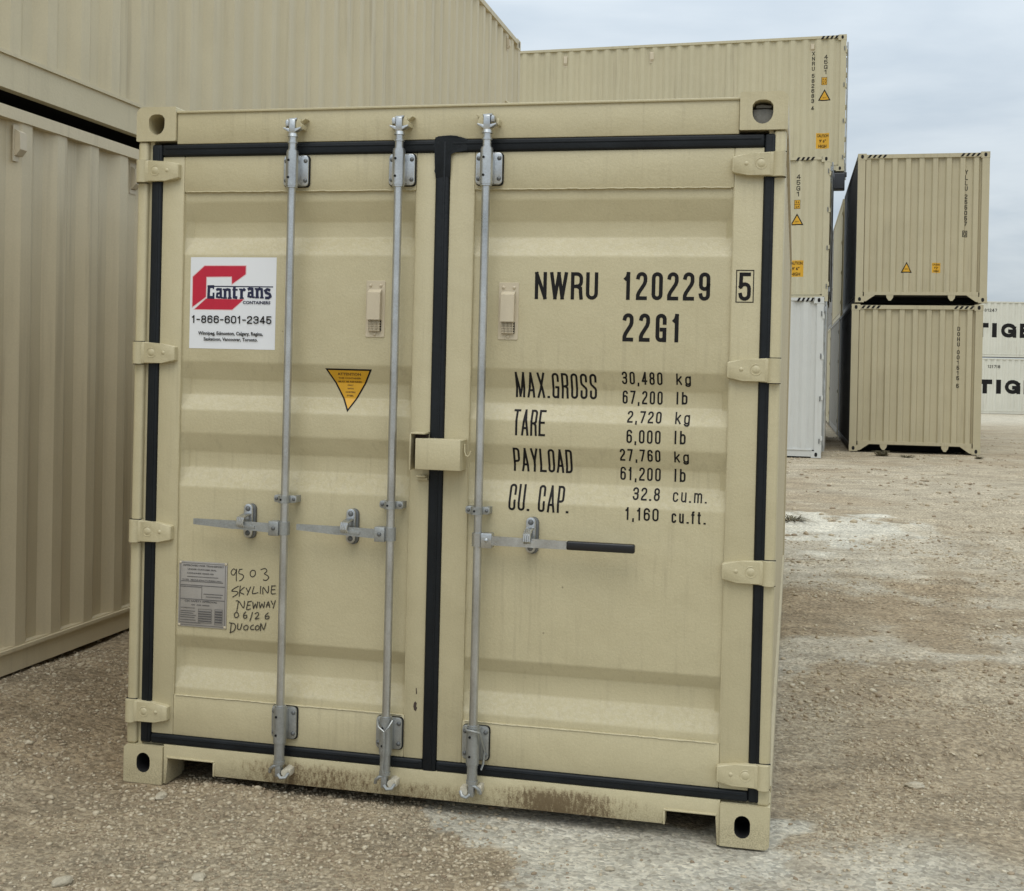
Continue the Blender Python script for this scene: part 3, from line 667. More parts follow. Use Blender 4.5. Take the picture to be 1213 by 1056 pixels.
def handle(door, u, v, length, direction, grip):
    """hub clamped on the bar, flat handle, optional rubber grip"""
    s = direction; bm = bmesh.new()
    a, b = sorted((u + s*.016, u + s*.056)); box(bm, a, BW-.020, v-.028, b, BW+.020, v+.026, bev=.003)
    tube(bm, (u, BW, v-.024), (u, BW, v+.024), .021, seg=16)
    x0 = u + s*.050; x1 = u + s*length
    pts = []
    yv = BW - .012
    def seg(xa, xb, ha, hb, ya, yb, dz0=0, dz1=0, t=.005, mi=0):
        vs = []
        for x, h_, y, dz in ((xa, ha, ya, dz0), (xb, hb, yb, dz1)):
            vs.append([bm.verts.new((x, y-t, v+dz-h_)), bm.verts.new((x, y+t, v+dz-h_)), bm.verts.new((x, y+t, v+dz+h_)), bm.verts.new((x, y-t, v+dz+h_))])
        for k in range(4): bm.faces.new((vs[0][k], vs[1][k], vs[1][(k+1) % 4], vs[0][(k+1) % 4])).material_index = mi
        bm.faces.new(vs[0][::-1]).material_index = mi; bm.faces.new(vs[1]).material_index = mi
    if not grip:
        xm = u + s*.135; xn = u + s*.19
        seg(x0, xm, .017, .0155, yv, yv, 0, .003, .006); seg(xm, xn, .0155, .014, yv, yv-.006, .003, .005, .006)
        seg(xn, x1, .0155, .0105, yv-.006, yv-.012, .005, .011, .006)
        seg(u+s*.11, u+s*.21, .004, .004, yv-.007, yv-.011, .001, .006, .003)
    else:
        seg(x0, u+s*.33, .0165, .0145, yv, yv-.006, 0, -.001)
    dome(bm, u + s*.036, BW-.020, v, .0085, .006, 12, 1)
    build('bar_handle', bm, [M['galv'] if grip else M['galvd'], M['bolt'] if not grip else M['galv']], door, smooth=True)
    if grip:
        bm = bmesh.new(); seg2 = [(u+s*.326, v-.001), (x1, v+.0)]
        box(bm, seg2[0][0], yv-.018, v-.016, x1, yv+.008, v+.015, bev=.006, seg=3)
        build('rubber_grip', bm, M['grip'], door, smooth=True)
U1, U2, U3 = .656, 1.068, 1.395
bars = ((doorL, U1, 0), (doorL, U2, 0), (doorR, U3, 1))
for door, u, fl in bars:
    bar(door, u, 0, None); bracket(door, u, 2.283, 2.398, M['galv'])
    cam_top(door, u, 2.502, M['galv'], fl); keeper(header, u, 2.502, fl)
    cam_low(door, u, .118, M['galvd'], fl)
bracket(doorL, U1, .225, .345, M['galvd']); bracket(doorL, U2, .224, .340, M['galvd']); bracket(doorR, U3, .215, .337, M['galvd'])
mid_guide(doorL, U1-.004, 1.122); mid_guide(doorL, U2-.003, 1.120); mid_guide(doorR, U3-.006, 1.116)
handle(doorL, U1, 1.015, .352, -1, False); handle(doorL, U2, 1.015, .352, -1, False); handle(doorR, U3, 1.014, .565, 1, True)
catch(doorL, .494, 1.030, True); catch(doorL, .902, 1.031, True); catch(doorR, 1.580, 1.034, False)
# wires of the bar lock tied round the lower brackets
bm = bmesh.new()
path_tube(bm, [(U3-.028, BW-.01, .343), (U3-.015, BW-.032, .338), (U3+.015, BW-.034, .335), (U3+.030, BW-.024, .330), (U3+.034, BW-.010, .30), (U3+.036, -.008, .25), (U3+.034, -.012, .205), (U3+.028, -.02, .185)], .0042, 7)
build('seal_wire', bm, M['galvd'], doorR, smooth=True)
bm = bmesh.new()
path_tube(bm, [(U2-.030, BW-.006, .335), (U2-.018, BW-.030, .320), (U2+.006, BW-.036, .305), (U2+.022, BW-.030, .325), (U2+.028, BW-.012, .342)], .0038, 7)
path_tube(bm, [(U2+.004, BW-.034, .305), (U2+.006, BW-.036, .26), (U2+.004, BW-.034, .215), (U2-.002, BW-.032, .18), (U2+.004, BW-.03, .155)], .0055, 7)
build('seal_wire', bm, M['galvd'], doorL, smooth=True)

# lock box ---------------------------------------------------------------
lb = bmesh.new()
box(lb, 1.168, -.082, 1.258, 1.335, -.076, 1.369, bev=.0028); box(lb, 1.168, -.078, 1.360, 1.335, .010, 1.3665, bev=.001)
box(lb, 1.328, -.078, 1.258, 1.3345, .010, 1.364); box(lb, 1.168, -.078, 1.2585, 1.33, .010, 1.264)
LB = build('lock_box', lb, M['paint'], doorR, smooth=True)
bm = bmesh.new(); path_tube(bm, [(1.339, -.04, 1.352), (1.341, -.045, 1.325), (1.346, -.046, 1.312), (1.354, -.046, 1.309), (1.361, -.046, 1.316), (1.364, -.046, 1.328)], .0032, 8)
build('hook', bm, M['paint'], doorR, smooth=True)
bm = bmesh.new(); box(bm, 1.136, -.050, 1.2515, 1.1415, FW, 1.388, bev=.0015); box(bm, 1.136, -.050, 1.3815, 1.193, FW, 1.388, bev=.0015)
box(bm, 1.1395, .006, 1.256, 1.19, .0105, 1.38, mi=1)
build('lock_box_bracket', bm, [M['paint'], M['scar']], doorL, smooth=True)
bm = bmesh.new(); box(bm, 1.155, -.03, 1.2255, 1.192, FW+.001, 1.2315, bev=.001); box(bm, 1.152, -.004, 1.211, 1.192, FW+.001, 1.223, bev=.002)
build('lock_box_tab', bm, M['paint'], doorL, smooth=True)
# rust scar on the left leaf
fl = Flat(); fl.poly([(1.157, .397), (1.163, .402), (1.168, .395), (1.166, .385), (1.170, .378), (1.165, .366), (1.158, .37), (1.155, .383)])
f2_ = Flat(); f2_.poly([(1.163, .45), (1.166, .452), (1.168, .43), (1.164, .428)]); f2_.done('scar', M['scar'], doorL, front_map(FW))
fl.done('scar', M['scar'], doorL, front_map(FW))

# vents -------------------------------------------------------------------
def vent(door, u0, v0, u1, v1):
    bm = bmesh.new(); w = u1-u0; h = v1-v0
    prism(bm, rrect(u0, v0, u1, v1, .004), DW0-.003, DW0+.002, bev=.001)
    # hood, higher at its open lower end
    x0, x1 = u0+.012, u1-.012; z1, z0 = v1-.032, v0+.064
    vs = [bm.verts.new(p) for p in ((x0, DW0-.004, z1), (x1, DW0-.004, z1), (x1, DW0-.024, z1-.012), (x0, DW0-.024, z1-.012), (x0, DW0-.026, z0), (x1, DW0-.026, z0), (x0, DW0-.003, z0), (x1, DW0-.003, z0))]
    for q in ((0, 1, 2, 3), (3, 2, 5, 4), (0, 3, 4, 6), (1, 7, 5, 2), (6, 4, 5, 7)): bm.faces.new([vs[i] for i in q])
    # louvre block underneath
    n = 9
    for k in range(n):
        xa = x0+.002 + (x1-x0-.004)*k/n; box(bm, xa, DW0-.017, v0+.022, xa+(x1-x0)/n*.42, DW0-.003, z0-.0005, mi=0)
    for k in range(5):
        za = v0+.024+k*.009; box(bm, x0+.002, DW0-.0135, za, x1-.002, DW0-.003, za+.003, mi=0)
    box(bm, x0, DW0-.0045, v0+.022, x1, DW0-.003, z0-.001, mi=1)
    dome(bm, u0+.017, DW0-.003, v1-.018, .0065, .005, 10); dome(bm, u1-.017, DW0-.003, v1-.018, .0065, .005, 10); dome(bm, (u0+u1)/2, DW0-.003, v0+.011, .0065, .005, 10)
    build('ventilator', bm, [M['vent'], M['hole']], door, smooth=False)
M['vent'] = mat('ventilator_plastic', (.54, .465, .335), .5, bump=.0006, bscale=200, var=.05, vscale=20)
vent(doorL, .935, 1.729, 1.008, 1.937); vent(doorR, 1.438, 1.729, 1.511, 1.934)

# lettering ----------------------------------------------------------------
F = Flat()
F.text('NWRU', 1.569, 1.876, 1.797, 1.973, .0125); F.text('120229', 1.888, 1.877, 2.189, 1.975, .0130, gap=.016); F.text('22G1', 1.888, 1.731, 2.089, 1.830, .0135, gap=.020)
F.text('MAX.GROSS', 1.501, 1.523, 1.797, 1.614, .0078, gap=.0085); F.text('TARE', 1.501, 1.387, 1.619, 1.480, .0078, gap=.006)
F.text('PAYLOAD', 1.500, 1.256, 1.716, 1.342, .0078, gap=.006); F.text('CU.', 1.491, 1.117, 1.568, 1.210, .0078, gap=.008); F.text('CAP.', 1.599, 1.116, 1.710, 1.210, .0078, gap=.008)
for st, x, z0, z1 in (('30,480', 1.888, 1.580, 1.625), ('67,200', 1.889, 1.511, 1.558), ('2,720', 1.911, 1.4455, 1.487), ('6,000', 1.911, 1.374, 1.4215), ('27,760', 1.888, 1.3095, 1.353), ('61,200', 1.888, 1.2405, 1.2875), ('32.8', 1.936, 1.173, 1.217), ('1,160', 1.913, 1.1035, 1.1485)):
    F.text(st, x, z0, 2.031, z1, .0060, gap=.0085)
for z0, z1 in ((1.583, 1.6225), (1.446, 1.488), (1.311, 1.3505)): F.text('kg', 2.079, z0, 2.130, z1, .0055, gap=.011)
for z0, z1 in ((1.514, 1.558), (1.376, 1.423), (1.242, 1.288)): F.text('lb', 2.079, z0, 2.118, z1, .0062, gap=.013)
F.text('cu.m.', 2.077, 1.173, 2.195, 1.2165, .0052, gap=.010); F.text('cu.ft.', 2.076, 1.101, 2.193, 1.1450, .0060, gap=.010)
F.split('letter', M['ink'], doorR, front_map(), BRK, 1)
F = Flat(); F.text('5', 2.2865, 1.878, 2.328, 1.975, .0125); F.done('letter', M['ink'], doorR, front_map(FW))
F = Flat(); F.frame(2.277, 1.8715, 2.338, 1.984, .0032); F.done('check_digit_frame', M['ink'], doorR, front_map(FW))

# company sticker ------------------------------------------------------------
SU0, SV0, SU1, SV1 = .226, 1.674, .577, 2.021
def sx(p): return (SU0 + (p[0]-197 + .017*(p[1]-107))/770*(SU1-SU0), SV1 - (p[1] - 107 - .026*(p[0]-197))/808*(SV1-SV0))
F = Flat(); F.rect(SU0, SV0, SU1, SV1, 0)
up = [(322, 188), (693, 196), (691, 268), (570, 352), (568, 286), (338, 284), (334, 462), (212, 548), (216, 282)]
lo = [(336, 478), (674, 490), (572, 578), (232, 570)]
for P_ in (up, lo):
    pp = [sx(p) for p in P_]; F.ribbon(pp + [pp[0]], .0065, 1, cap=False)
for P_ in ([up[8], up[0], (338, 284), (334, 462), (212, 548)], [up[0], up[1], up[2], up[4], up[5]], [(568, 286), (691, 268), (570, 352)], lo):
    F.poly([sx(p) for p in P_], 2)
# word
y0, y1 = 392, 470
F.ribbon([sx((348, 368)), sx((936, 384))], .0042, 3, cap=False)
def glyphs(word):
    """bold slab letters in sticker pixel space"""
    def rb(pts, t): F.ribbon([sx(p) for p in pts], t*.56e-3, 3, cap=False)
    T = 22; s_ = 7
    rb([(410, 372), (362, 372), (358, 466), (410, 468)], 20); rb([(404, 425), (404, 478)], 14); rb([(403, 366), (403, 395)], 10)
    def slab(x, y, w): rb([(x-w, y), (x+w, y)], 11)
    def a_(x): 
        rb([(x, 404), (x+14, 396), (x+40, 398), (x+42, 474)], 18); rb([(x+42, 430), (x+10, 434), (x+6, 462), (x+34, 470)], 15); slab(x+52, 472, 12)
    def n_(x): 
        rb([(x, 396), (x, 474)], 20); rb([(x, 410), (x+20, 398), (x+40, 404), (x+42, 476)], 18); slab(x, 474, 17); slab(x+42, 476, 17); slab(x-8, 398, 14)
    def r_(x): 
        rb([(x, 398), (x, 478)], 20); rb([(x+4, 414), (x+22, 400), (x+34, 412)], 16); slab(x+2, 478, 18); slab(x-8, 400, 14)
    a_(428); n_(508); rb([(592, 372), (590, 468), (618, 474)], 20); rb([(574, 402), (622, 404)], 11); r_(656); a_(712); n_(796)
    rb([(912, 412), (884, 404), (868, 416), (876, 434), (906, 446), (914, 466), (896, 480), (866, 478)], 18)
glyphs('')
F.bfont('CONTAINERS', *sx((668, 530)), *sx((914, 508)), mi=3, off=.03)
F.text('1-866-601-2345', *sx((207, 690)), *sx((925, 640))[:1], sx((207, 622))[1], .0045, mi=4, gap=.0048)
F.bfont('Winnipeg, Edmonton, Calgary, Regina,', *sx((268, 806)), sx((850, 770))[0], sx((268, 764))[1], mi=4, off=.028)
F.bfont('Saskatoon, Vancouver, Toronto.', *sx((318, 854)), sx((804, 818))[0], sx((318, 818))[1], mi=4, off=.028)
F.done('sticker', [M['stick'], M['pink'], M['red'], M['navyink'], M['ink']], doorL, front_map(), label='white company sticker with red emblem and phone number')

# attention triangle
F = Flat(); T0 = (.777, 1.610); T1 = (.960, 1.610); T2 = (.868, 1.449)
F.poly([T0, T2, T1], 1); c = ((T0[0]+T1[0]+T2[0])/3, (T0[1]+T1[1]+T2[1])/3)
F.poly([(c[0]+(p[0]-c[0])*.885, c[1]+(p[1]-c[1])*.885) for p in (T0, T2, T1)], 0)
for st, w, zc, h_ in (('ATTENTION', .092, 1.590, .010), ('THIS CONTAINER', .088, 1.575, .0062), ('MUST BE REPAIRED', .094, 1.562, .0062), ('ONLY', .024, 1.549, .0062), ('WITH', .024, 1.536, .0062), ('CORTEN', .038, 1.523, .0062), ('STEEL', .028, 1.510, .0062)):
    F.bfont(st, .868-w/2, zc-h_/2, .868+w/2, zc+h_/2, mi=2, off=.03)
M['brown'] = mat('brown_print', (.06, .025, .006), .5)
F.done('warning_sticker', [M['yellow'], M['ink'], M['brown']], doorL, front_map(), BRK, 1, label='yellow attention triangle pointing down')

# data plate
bm = bmesh.new(); prism(bm, [(.205, .611), (.405, .611), (.405, .861), (.206, .860)], DW0-.004, DW0-.0005, bev=.001)
for a, b in ((.211, .617), (.399, .617), (.211, .855), (.399, .856)): dome(bm, a, DW0-.004, b, .0055, .003, 8, 1)
pl = build('data_plate', bm, [M['plate'], M['vent']], doorL, smooth=True)
F = Flat()
F.frame(.212, .617, .399, .855, .0014); 
for st, a, z, w, h_ in (('APPROVED FOR TRANSPORT', .222, .842, .17, .007), ('UNDER CUSTOMS SEAL', .242, .828, .12, .006), ('CDN/ABS 0000-00', .240, .813, .11, .006), ('TYPE  MANUFACTURERS NO.', .220, .788, .165, .005), ('CSC SAFETY APPROVAL', .232, .706, .135, .007), ('GB  ABS 00000', .26, .693, .075, .005), ('DATE MANUFACTURED', .216, .681, .06, .004)):
    F.bfont('WM ABE'[:0] + st, a, z, a+w, z+h_, off=.02)
for z, a, b in ((.802, .24, .37), (.784, .216, .39), (.769, .214, .397), (.763, .214, .30), (.738, .31, .39), (.728, .32, .385), (.716, .214, .397), (.670, .216, .276), (.662, .216, .27), (.654, .216, .28), (.646, .216, .275), (.636, .216, .28), (.626, .216, .30)):
    F.rect(a, z, b, z+.0022)
F.rect(.302, .72, .3034, .769); F.frame(.29, .628, .345, .682, .0012); F.frame(.358, .625, .39, .684, .0012)
for k in range(5): F.rect(.292, .634+k*.009, .343, .6375+k*.009); F.rect(.36, .632+k*.010, .388, .637+k*.010)
F.done('lettering', M['plink'], doorL, lambda a, b, l: Vector((a, DW0-.004-l, b)))

# felt pen writing -----------------------------------------------------------
F = Flat()
def hw(px):      # handwriting pixel (zoomed 200,580 x5.867) -> u,v ; bilinear from calibrated corners
    x, y = px; u = .4185 + (x-430)/265*.155 ; v = .842 - (y-550)/80*.044 + (x-430)/265*.0085
    return (u, v)
Ls = [
 [(462,560),(448,552),(432,572),(436,590),(452,594),(466,570),(470,556),(468,600),(470,634)],
 [(490,556),(486,582),(508,590),(520,604),(508,626),(492,634)],[(490,556),(508,554)],
 [(580,560),(566,574),(568,598),(584,606),(600,592),(598,566),(580,560)],
 [(640,556),(668,548),(680,566),(664,584),(684,596),(694,612),(676,630),(658,626)],
 [(484,672),(452,690),(440,706),(474,708),(482,722),(448,746)],[(498,670),(492,740)],[(526,678),(496,710),(524,726)],
 [(540,684),(552,706)],[(570,676),(548,730)],[(594,674),(584,720),(622,714)],[(640,672),(638,718)],[(656,722),(658,678),(690,716),(694,670)],
 [(718,666),(714,718),(742,720)],[(716,668),(742,666)],[(716,694),(738,692)],
 [(478,840),(488,774)],[(472,772),(492,776),(524,820),(530,774)],[(556,776),(546,830),(572,826)],[(554,778),(578,774)],[(550,802),(570,800)],
 [(588,780),(594,822),(606,792),(616,818),(622,778)],[(634,780),(640,818),(652,790),(664,816),(670,778)],[(682,812),(696,776),(706,814)],[(684,798),(704,798)],[(716,770),(726,792)],[(744,768),(730,818)],
 [(478,848),(462,862),(466,884),(482,886),(492,868),(478,848)],[(540,848),(526,866),(530,890),(548,886),(546,870),(530,874)],[(588,850),(572,908)],[(606,858),(624,850),(630,866),(608,894),(634,890)],
 [(696,852),(678,870),(680,892),(700,890),(702,874),(684,876)],
 [(442,926),(436,990)],[(430,924),(462,930),(472,950),(462,978),(434,992)],[(488,930),(486,962),(504,968),(516,930)],[(548,938),(530,950),(534,970),(554,968),(560,948),(548,938)],
 [(596,936),(578,948),(580,966),(600,966)],[(624,938),(610,952),(616,970),(634,964),(636,946),(624,938)],[(646,974),(648,926),(668,966),(682,922)]]
for L_ in Ls:
    P_ = [hw(p) for p in L_]; Q_ = []
    for i in range(len(P_)-1):      # Catmull-Rom smoothing
        p0 = np.array(P_[max(i-1, 0)]); p1 = np.array(P_[i]); p2 = np.array(P_[i+1]); p3 = np.array(P_[min(i+2, len(P_)-1)])
        for t in (0, .25, .5, .75): Q_.append(tuple(.5*((2*p1)+(-p0+p2)*t+(2*p0-5*p1+4*p2-p3)*t*t+(-p0+3*p1-3*p2+p3)*t**3)))
    Q_.append(P_[-1]); F.ribbon(Q_, .0036)
F.done('handwriting', M['marker'], doorL, front_map(), BRK, 1, label='black felt pen writing beside the data plate')

# body behind the doors
def sheet_side(bm, xplane, outward, y0, y1, z0, z1, prof, mi=0):
    a = [bm.verts.new((xplane - outward*d, p, z0)) for p, d in prof]; b = [bm.verts.new((xplane - outward*d, p, z1)) for p, d in prof]
    for i in range(len(prof)-1): bm.faces.new((a[i], a[i+1], b[i+1], b[i])).material_index = mi
bm = bmesh.new(); sheet_side(bm, .012, -1, 0, 0, .16, 2.53, corr(.12, HL-.12)); build('side_panel', bm, M['side'], hero)
bm = bmesh.new(); sheet_side(bm, HW-.012, 1, 0, 0, .16, 2.53, corr(.12, HL-.12)); build('side_panel', bm, M['side'], hero)
bm = bmesh.new(); box(bm, .0, .16, 2.52, .06, HL-.17, 2.58); build('top_rail', bm, M['side'], hero)
bm = bmesh.new(); box(bm, HW-.06, .16, 2.52, HW, HL-.17, 2.58); build('top_rail', bm, M['side'], hero)
bm = bmesh.new(); box(bm, .0, .16, .03, .05, HL-.17, .17); build('bottom_rail', bm, M['side'], hero)
bm = bmesh.new(); box(bm, HW-.05, .16, .03, HW, HL-.17, .17); build('bottom_rail', bm, M['side'], hero)
bm = bmesh.new(); box(bm, .06, .13, 2.545, HW-.06, HL-.05, 2.570); build('roof_panel', bm, M['side'], hero)
bm = bmesh.new(); box(bm, .06, .14, .12, HW-.06, HL-.05, .16); 
for k in range(18): box(bm, .06, .3+k*.32, .04, HW-.06, .345+k*.32, .119)
build('floor', bm, M['wood'], hero)
bm = bmesh.new(); box(bm, .06, HL-.06, .16, HW-.06, HL-.02, 2.54); build('end_panel', bm, M['side'], hero)
for x in (0, HW-.06):
    bm = bmesh.new(); box(bm, x, HL-.12, .118, x+.06, HL, 2.473); build('corner_post', bm, M['side'], hero)

# ------------------------------------------------------------------ the other containers
def container(loc, yaw, L, H, mt, label, group=None, Wd=2.438, front='doors', phase=0., pitch=.278, tunnel=False, detail=True, side_mats=None, rail=.055, brail=.11, doormat=None, depth=.036, flat=.075, slope=.066):
    """x = width, y = length (0 at the near end), front end at y=0 carries doors or a closed wall"""
    c = empty('shipping_container', loc, (0, 0, yaw)); tag(c, label, 'shipping container', group)
    dm = doormat or mt
    prof = corr(.118, L-.118, pitch, depth, phase, flat, slope)
    for xs, o in ((.010, -1), (Wd-.010, 1)):
        bm = bmesh.new(); sheet_side(bm, xs, o, 0, 0, brail+.03, H-rail-.012, prof); build('side_panel', bm, mt, c)
    for x0, x1 in ((0, .06), (Wd-.06, Wd)):
        bm = bmesh.new(); box(bm, x0, .16, H-.014-rail, x1, L-.16, H-.014); build('top_rail', bm, mt, c)
        bm = bmesh.new(); box(bm, x0 + (.012 if x0 == 0 else 0), .16, .02, x1 - (.012 if x0 else 0), L-.16, .045+brail)
        a, b = (x0, x0+.02) if x0 == 0 else (x1-.02, x1)
        box(bm, a, .16, .022+brail, b, L-.16, .038+brail); build('bottom_rail', bm, mt, c)
    bm = bmesh.new(); ys = corr(.12, L-.1, .22, .02, 0, .08, .03)
    a = [bm.verts.new((.055, p, H-.018-d)) for p, d in ys]; b = [bm.verts.new((Wd-.055, p, H-.018-d)) for p, d in ys]
    for i in range(len(ys)-1): bm.faces.new((a[i], a[i+1], b[i+1], b[i]))
    build('roof_panel', bm, mt, c)
    bm = bmesh.new(); box(bm, .06, .14 if not tunnel else 1.2, .12, Wd-.06, L-.14, .17); build('floor', bm, M['wood'], c)
    for xx in (0, Wd-.162):
        for zz in (0, H-.118):
            for yy in (0, L-.178):
                bm = bmesh.new(); X0, X1 = xx, xx+.162
                box(bm, X0, yy, zz, X1, yy+.178, zz+.118)
                cx_, cz_, cy_ = (X0+X1)/2, zz+.059, yy+.089
                if yy == 0: prism(bm, stadium(cx_, cz_, .055, .08, 4), yy-.0015, yy+.01, 1)
                ox = X0-.0015 if xx == 0 else X1+.0015
                st_ = stadium(cy_, cz_, .05, .08, 4); A = [bm.verts.new((ox, p[0], p[1])) for p in st_]; bm.faces.new(A).material_index = 1
                build('corner_casting', bm, [mt, M['hole']], c)
    for xx in (.004, Wd-.14):
        for yy in (.004, L-.12):
            bm = bmesh.new(); box(bm, xx, yy, .119, xx+.136, yy+.116, H-.119); build('corner_post', bm, dm if yy < 1 else mt, c)
    # far end wall
    bm = bmesh.new(); pr = corr(.14, Wd-.14, .25, .04, 0, .06, .05)
    a = [bm.verts.new((p, L-.02-d, .15)) for p, d in pr]; b = [bm.verts.new((p, L-.02-d, H-.1)) for p, d in pr]
    for i in range(len(pr)-1): bm.faces.new((a[i], a[i+1], b[i+1], b[i]))
    build('end_panel', bm, mt, c)
    bm = bmesh.new(); box(bm, .14, L-.08, .02, Wd-.14, L, .16); box(bm, .14, L-.08, H-.11, Wd-.14, L, H-.02); build('end_rail', bm, mt, c)
    c['L'] = L; c['H'] = H
    if front == 'doors':
        bm = bmesh.new(); box(bm, .14, .01, H-.13, Wd-.14, .08, H-.02); build('door_header', bm, dm, c)
        bm = bmesh.new(); box(bm, .14, .01, .03, Wd-.14, .08, .155); build('door_sill', bm, dm, c)
        for k in (0, 1):
            u0, u1 = ((.145, Wd/2-.012), (Wd/2+.012, Wd-.145))[k]
            bm = bmesh.new(); z0, z1 = .175, H-.15; n = 5; pr = [(z0, 0)]
            for q in range(n):
                zc = z0 + (z1-z0)*(q+.5)/n; pr += [(zc-.12, 0), (zc-.06, .036), (zc+.06, .036), (zc+.12, 0)]
            pr.append((z1, 0)); extr_x(bm, pr, u0, u1, .03)
            d = build('door', bm, dm, c)
            if detail:
                bm = bmesh.new(); 
                for a_, b_ in ((u0, z0), (u1-.05, z0)): box(bm, a_, .018, b_, a_+.05, .06, z1)
                build('door_stile', bm, dm, d)
                for f_ in (.27, .73):
                    bm = bmesh.new(); ub = u0 + (u1-u0)*f_; tube(bm, (ub, -.03, .1), (ub, -.03, H-.06), .017, seg=8)
                    for zz in (.22, H-.24): box(bm, ub-.045, -.03, zz, ub+.045, .02, zz+.09)
                    build('locking_bar', bm, M['galv'], d)
                for zz in (.35, .35+(H-.7)/3, .35+(H-.7)*2/3, H-.35):
                    bm = bmesh.new(); a_, b_ = (-.012, .2) if k == 0 else (Wd-.2, Wd+.012); box(bm, a_, -.012, zz-.04, b_, .02, zz+.04); build('hinge', bm, dm, d)
        bm = bmesh.new(); box(bm, Wd/2-.011, .02, .17, Wd/2+.011, .06, H-.14); build('gasket', bm, M['rubber'], c)
    else:
        # closed front end: vertical folds, deep rails, tunnel opening with gussets
        pr = corr(.10, Wd-.10, .25, .042, .155, .085, .025)
        zb = .20
        bm = bmesh.new(); a = [bm.verts.new((p, .022+d, zb)) for p, d in pr]; b = [bm.verts.new((p, .022+d, H-.09)) for p, d in pr]
        for i in range(len(pr)-1): bm.faces.new((a[i], b[i], b[i+1], a[i+1]))
        ep = build('front_wall', bm, dm, c); c['profd'] = 1
        bm = bmesh.new(); box(bm, .162, .006, H-.095, Wd-.162, .08, H-.020); build('front_rail', bm, dm, c)
        bm = bmesh.new(); box(bm, .162, .004, .145, Wd-.162, .08, .205)
        for q in (-1, 1):
            X = lambda t: Wd/2 + q*t
            pts = [(X(Wd/2-.162), .145), (X(Wd/2-.162), .02), (X(Wd/2-.20), .02), (X(Wd/2-.38), .145)]
            prism(bm, pts if q > 0 else pts[::-1], .006, .05)
            pts = [(X(.50), .145), (X(.51), .09), (X(.55), .035), (X(.59), .035), (X(.63), .09), (X(.64), .145)]
            prism(bm, pts if q < 0 else pts[::-1], .008, .03)
        build('tunnel_rail', bm, dm, c)
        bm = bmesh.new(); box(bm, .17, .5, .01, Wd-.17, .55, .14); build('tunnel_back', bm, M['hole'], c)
    c['prof'] = 0
    return c, pf(prof), [p[0] for p in prof]
GB = None
# row along the left
LYAW = -.2277; Ld = Vector((math.sin(-LYAW), math.cos(LYAW), 0)); Lx = Vector((math.cos(LYAW), math.sin(LYAW), 0))
Lend = 12.74
def left_stack(base, H, L, label, phase, brail, s_end=Lend):
    mm = M['left1'] if base < 1 else M['side']
    P_ = Vector((-2.8447, 3.0, base)) + Ld*(s_end-L) - Lx*2.438
    return container(P_, LYAW, L, H, mm, label, 'containers along the left', phase=phase, rail=.055, brail=brail, front='doors', depth=.036)
lowS = 12.79
M['left1'] = mat('beige_left_lower_paint', (.575, .495, .338), .5, bump=.001, bscale=60, var=.06, vscale=1.2, grain=.03, gscale=120, dirt=side_dirt, dent=(.016, 1.8))
M['side'] = mat('beige_left_upper_paint', (.545, .475, .318), .5, bump=.001, bscale=60, var=.06, vscale=1.2, grain=.03, gscale=120, dirt=side_dirt, dent=(.016, 1.8))
cL1, pL1, bL1 = left_stack(.168, 2.591, 12.192, 'beige container on the ground at the left edge, small vents under its top rail', (2.79-.10) - (lowS-12.192), .095, lowS)
cL2, pL2, bL2 = left_stack(2.803, 2.870, 12.192, 'beige container on top of the left stack, running away overhead behind the front container', .1, .145)
def side_vent(c, prof, y, z1, h=.165, w=.07, right=True, Wd=2.438):
    bm = bmesh.new(); d = .0; x = Wd-.010-prof(y); s = 1
    if not right: x = .010 + prof(y); s = -1
    def bx(xa, ya, za, xb, yb, zb, mi=0): box(bm, min(xa, xb), ya, za, max(xa, xb), yb, zb, mi)
    bx(x, y-w/2, z1-h, x+s*.004, y+w/2, z1)
    # hood
    vs = [(x+s*.004, y-w*.36, z1-.02), (x+s*.004, y+w*.36, z1-.02), (x+s*.030, y+w*.36, z1-.035), (x+s*.030, y-w*.36, z1-.035), (x+s*.034, y-w*.36, z1-h*.68), (x+s*.034, y+w*.36, z1-h*.68), (x+s*.012, y-w*.36, z1-h*.84), (x+s*.012, y+w*.36, z1-h*.84), (x+s*.004, y-w*.36, z1-h*.84), (x+s*.004, y+w*.36, z1-h*.84)]
    V_ = [bm.verts.new(p) for p in vs]
    for q in ((0, 1, 2, 3), (3, 2, 5, 4), (4, 5, 7, 6), (6, 7, 9, 8), (0, 3, 4, 6, 8), (1, 9, 7, 5, 2)): bm.faces.new([V_[i] for i in q])
    return build('ventilator', bm, M['vent'], c)
sL = lambda s, e=Lend: s - (e - 12.192)
side_vent(cL1, pL1, sL(2.67, lowS), 2.675-.168); side_vent(cL1, pL1, sL(3.71, lowS), 2.675-.168); side_vent(cL1, pL1, sL(1.4, lowS), 2.675-.168)
side_vent(cL2, pL2, sL(12.07), 2.76); side_vent(cL2, pL2, sL(2.0), 2.76)
bm = bmesh.new(); y_ = sL(12.04); path_tube(bm, [(2.43, y_, 1.99), (2.47, y_, 1.96), (2.47, y_+.02, 1.93), (2.44, y_+.02, 1.91)], .012, 6); build('lashing_hook', bm, M['side'], cL2)

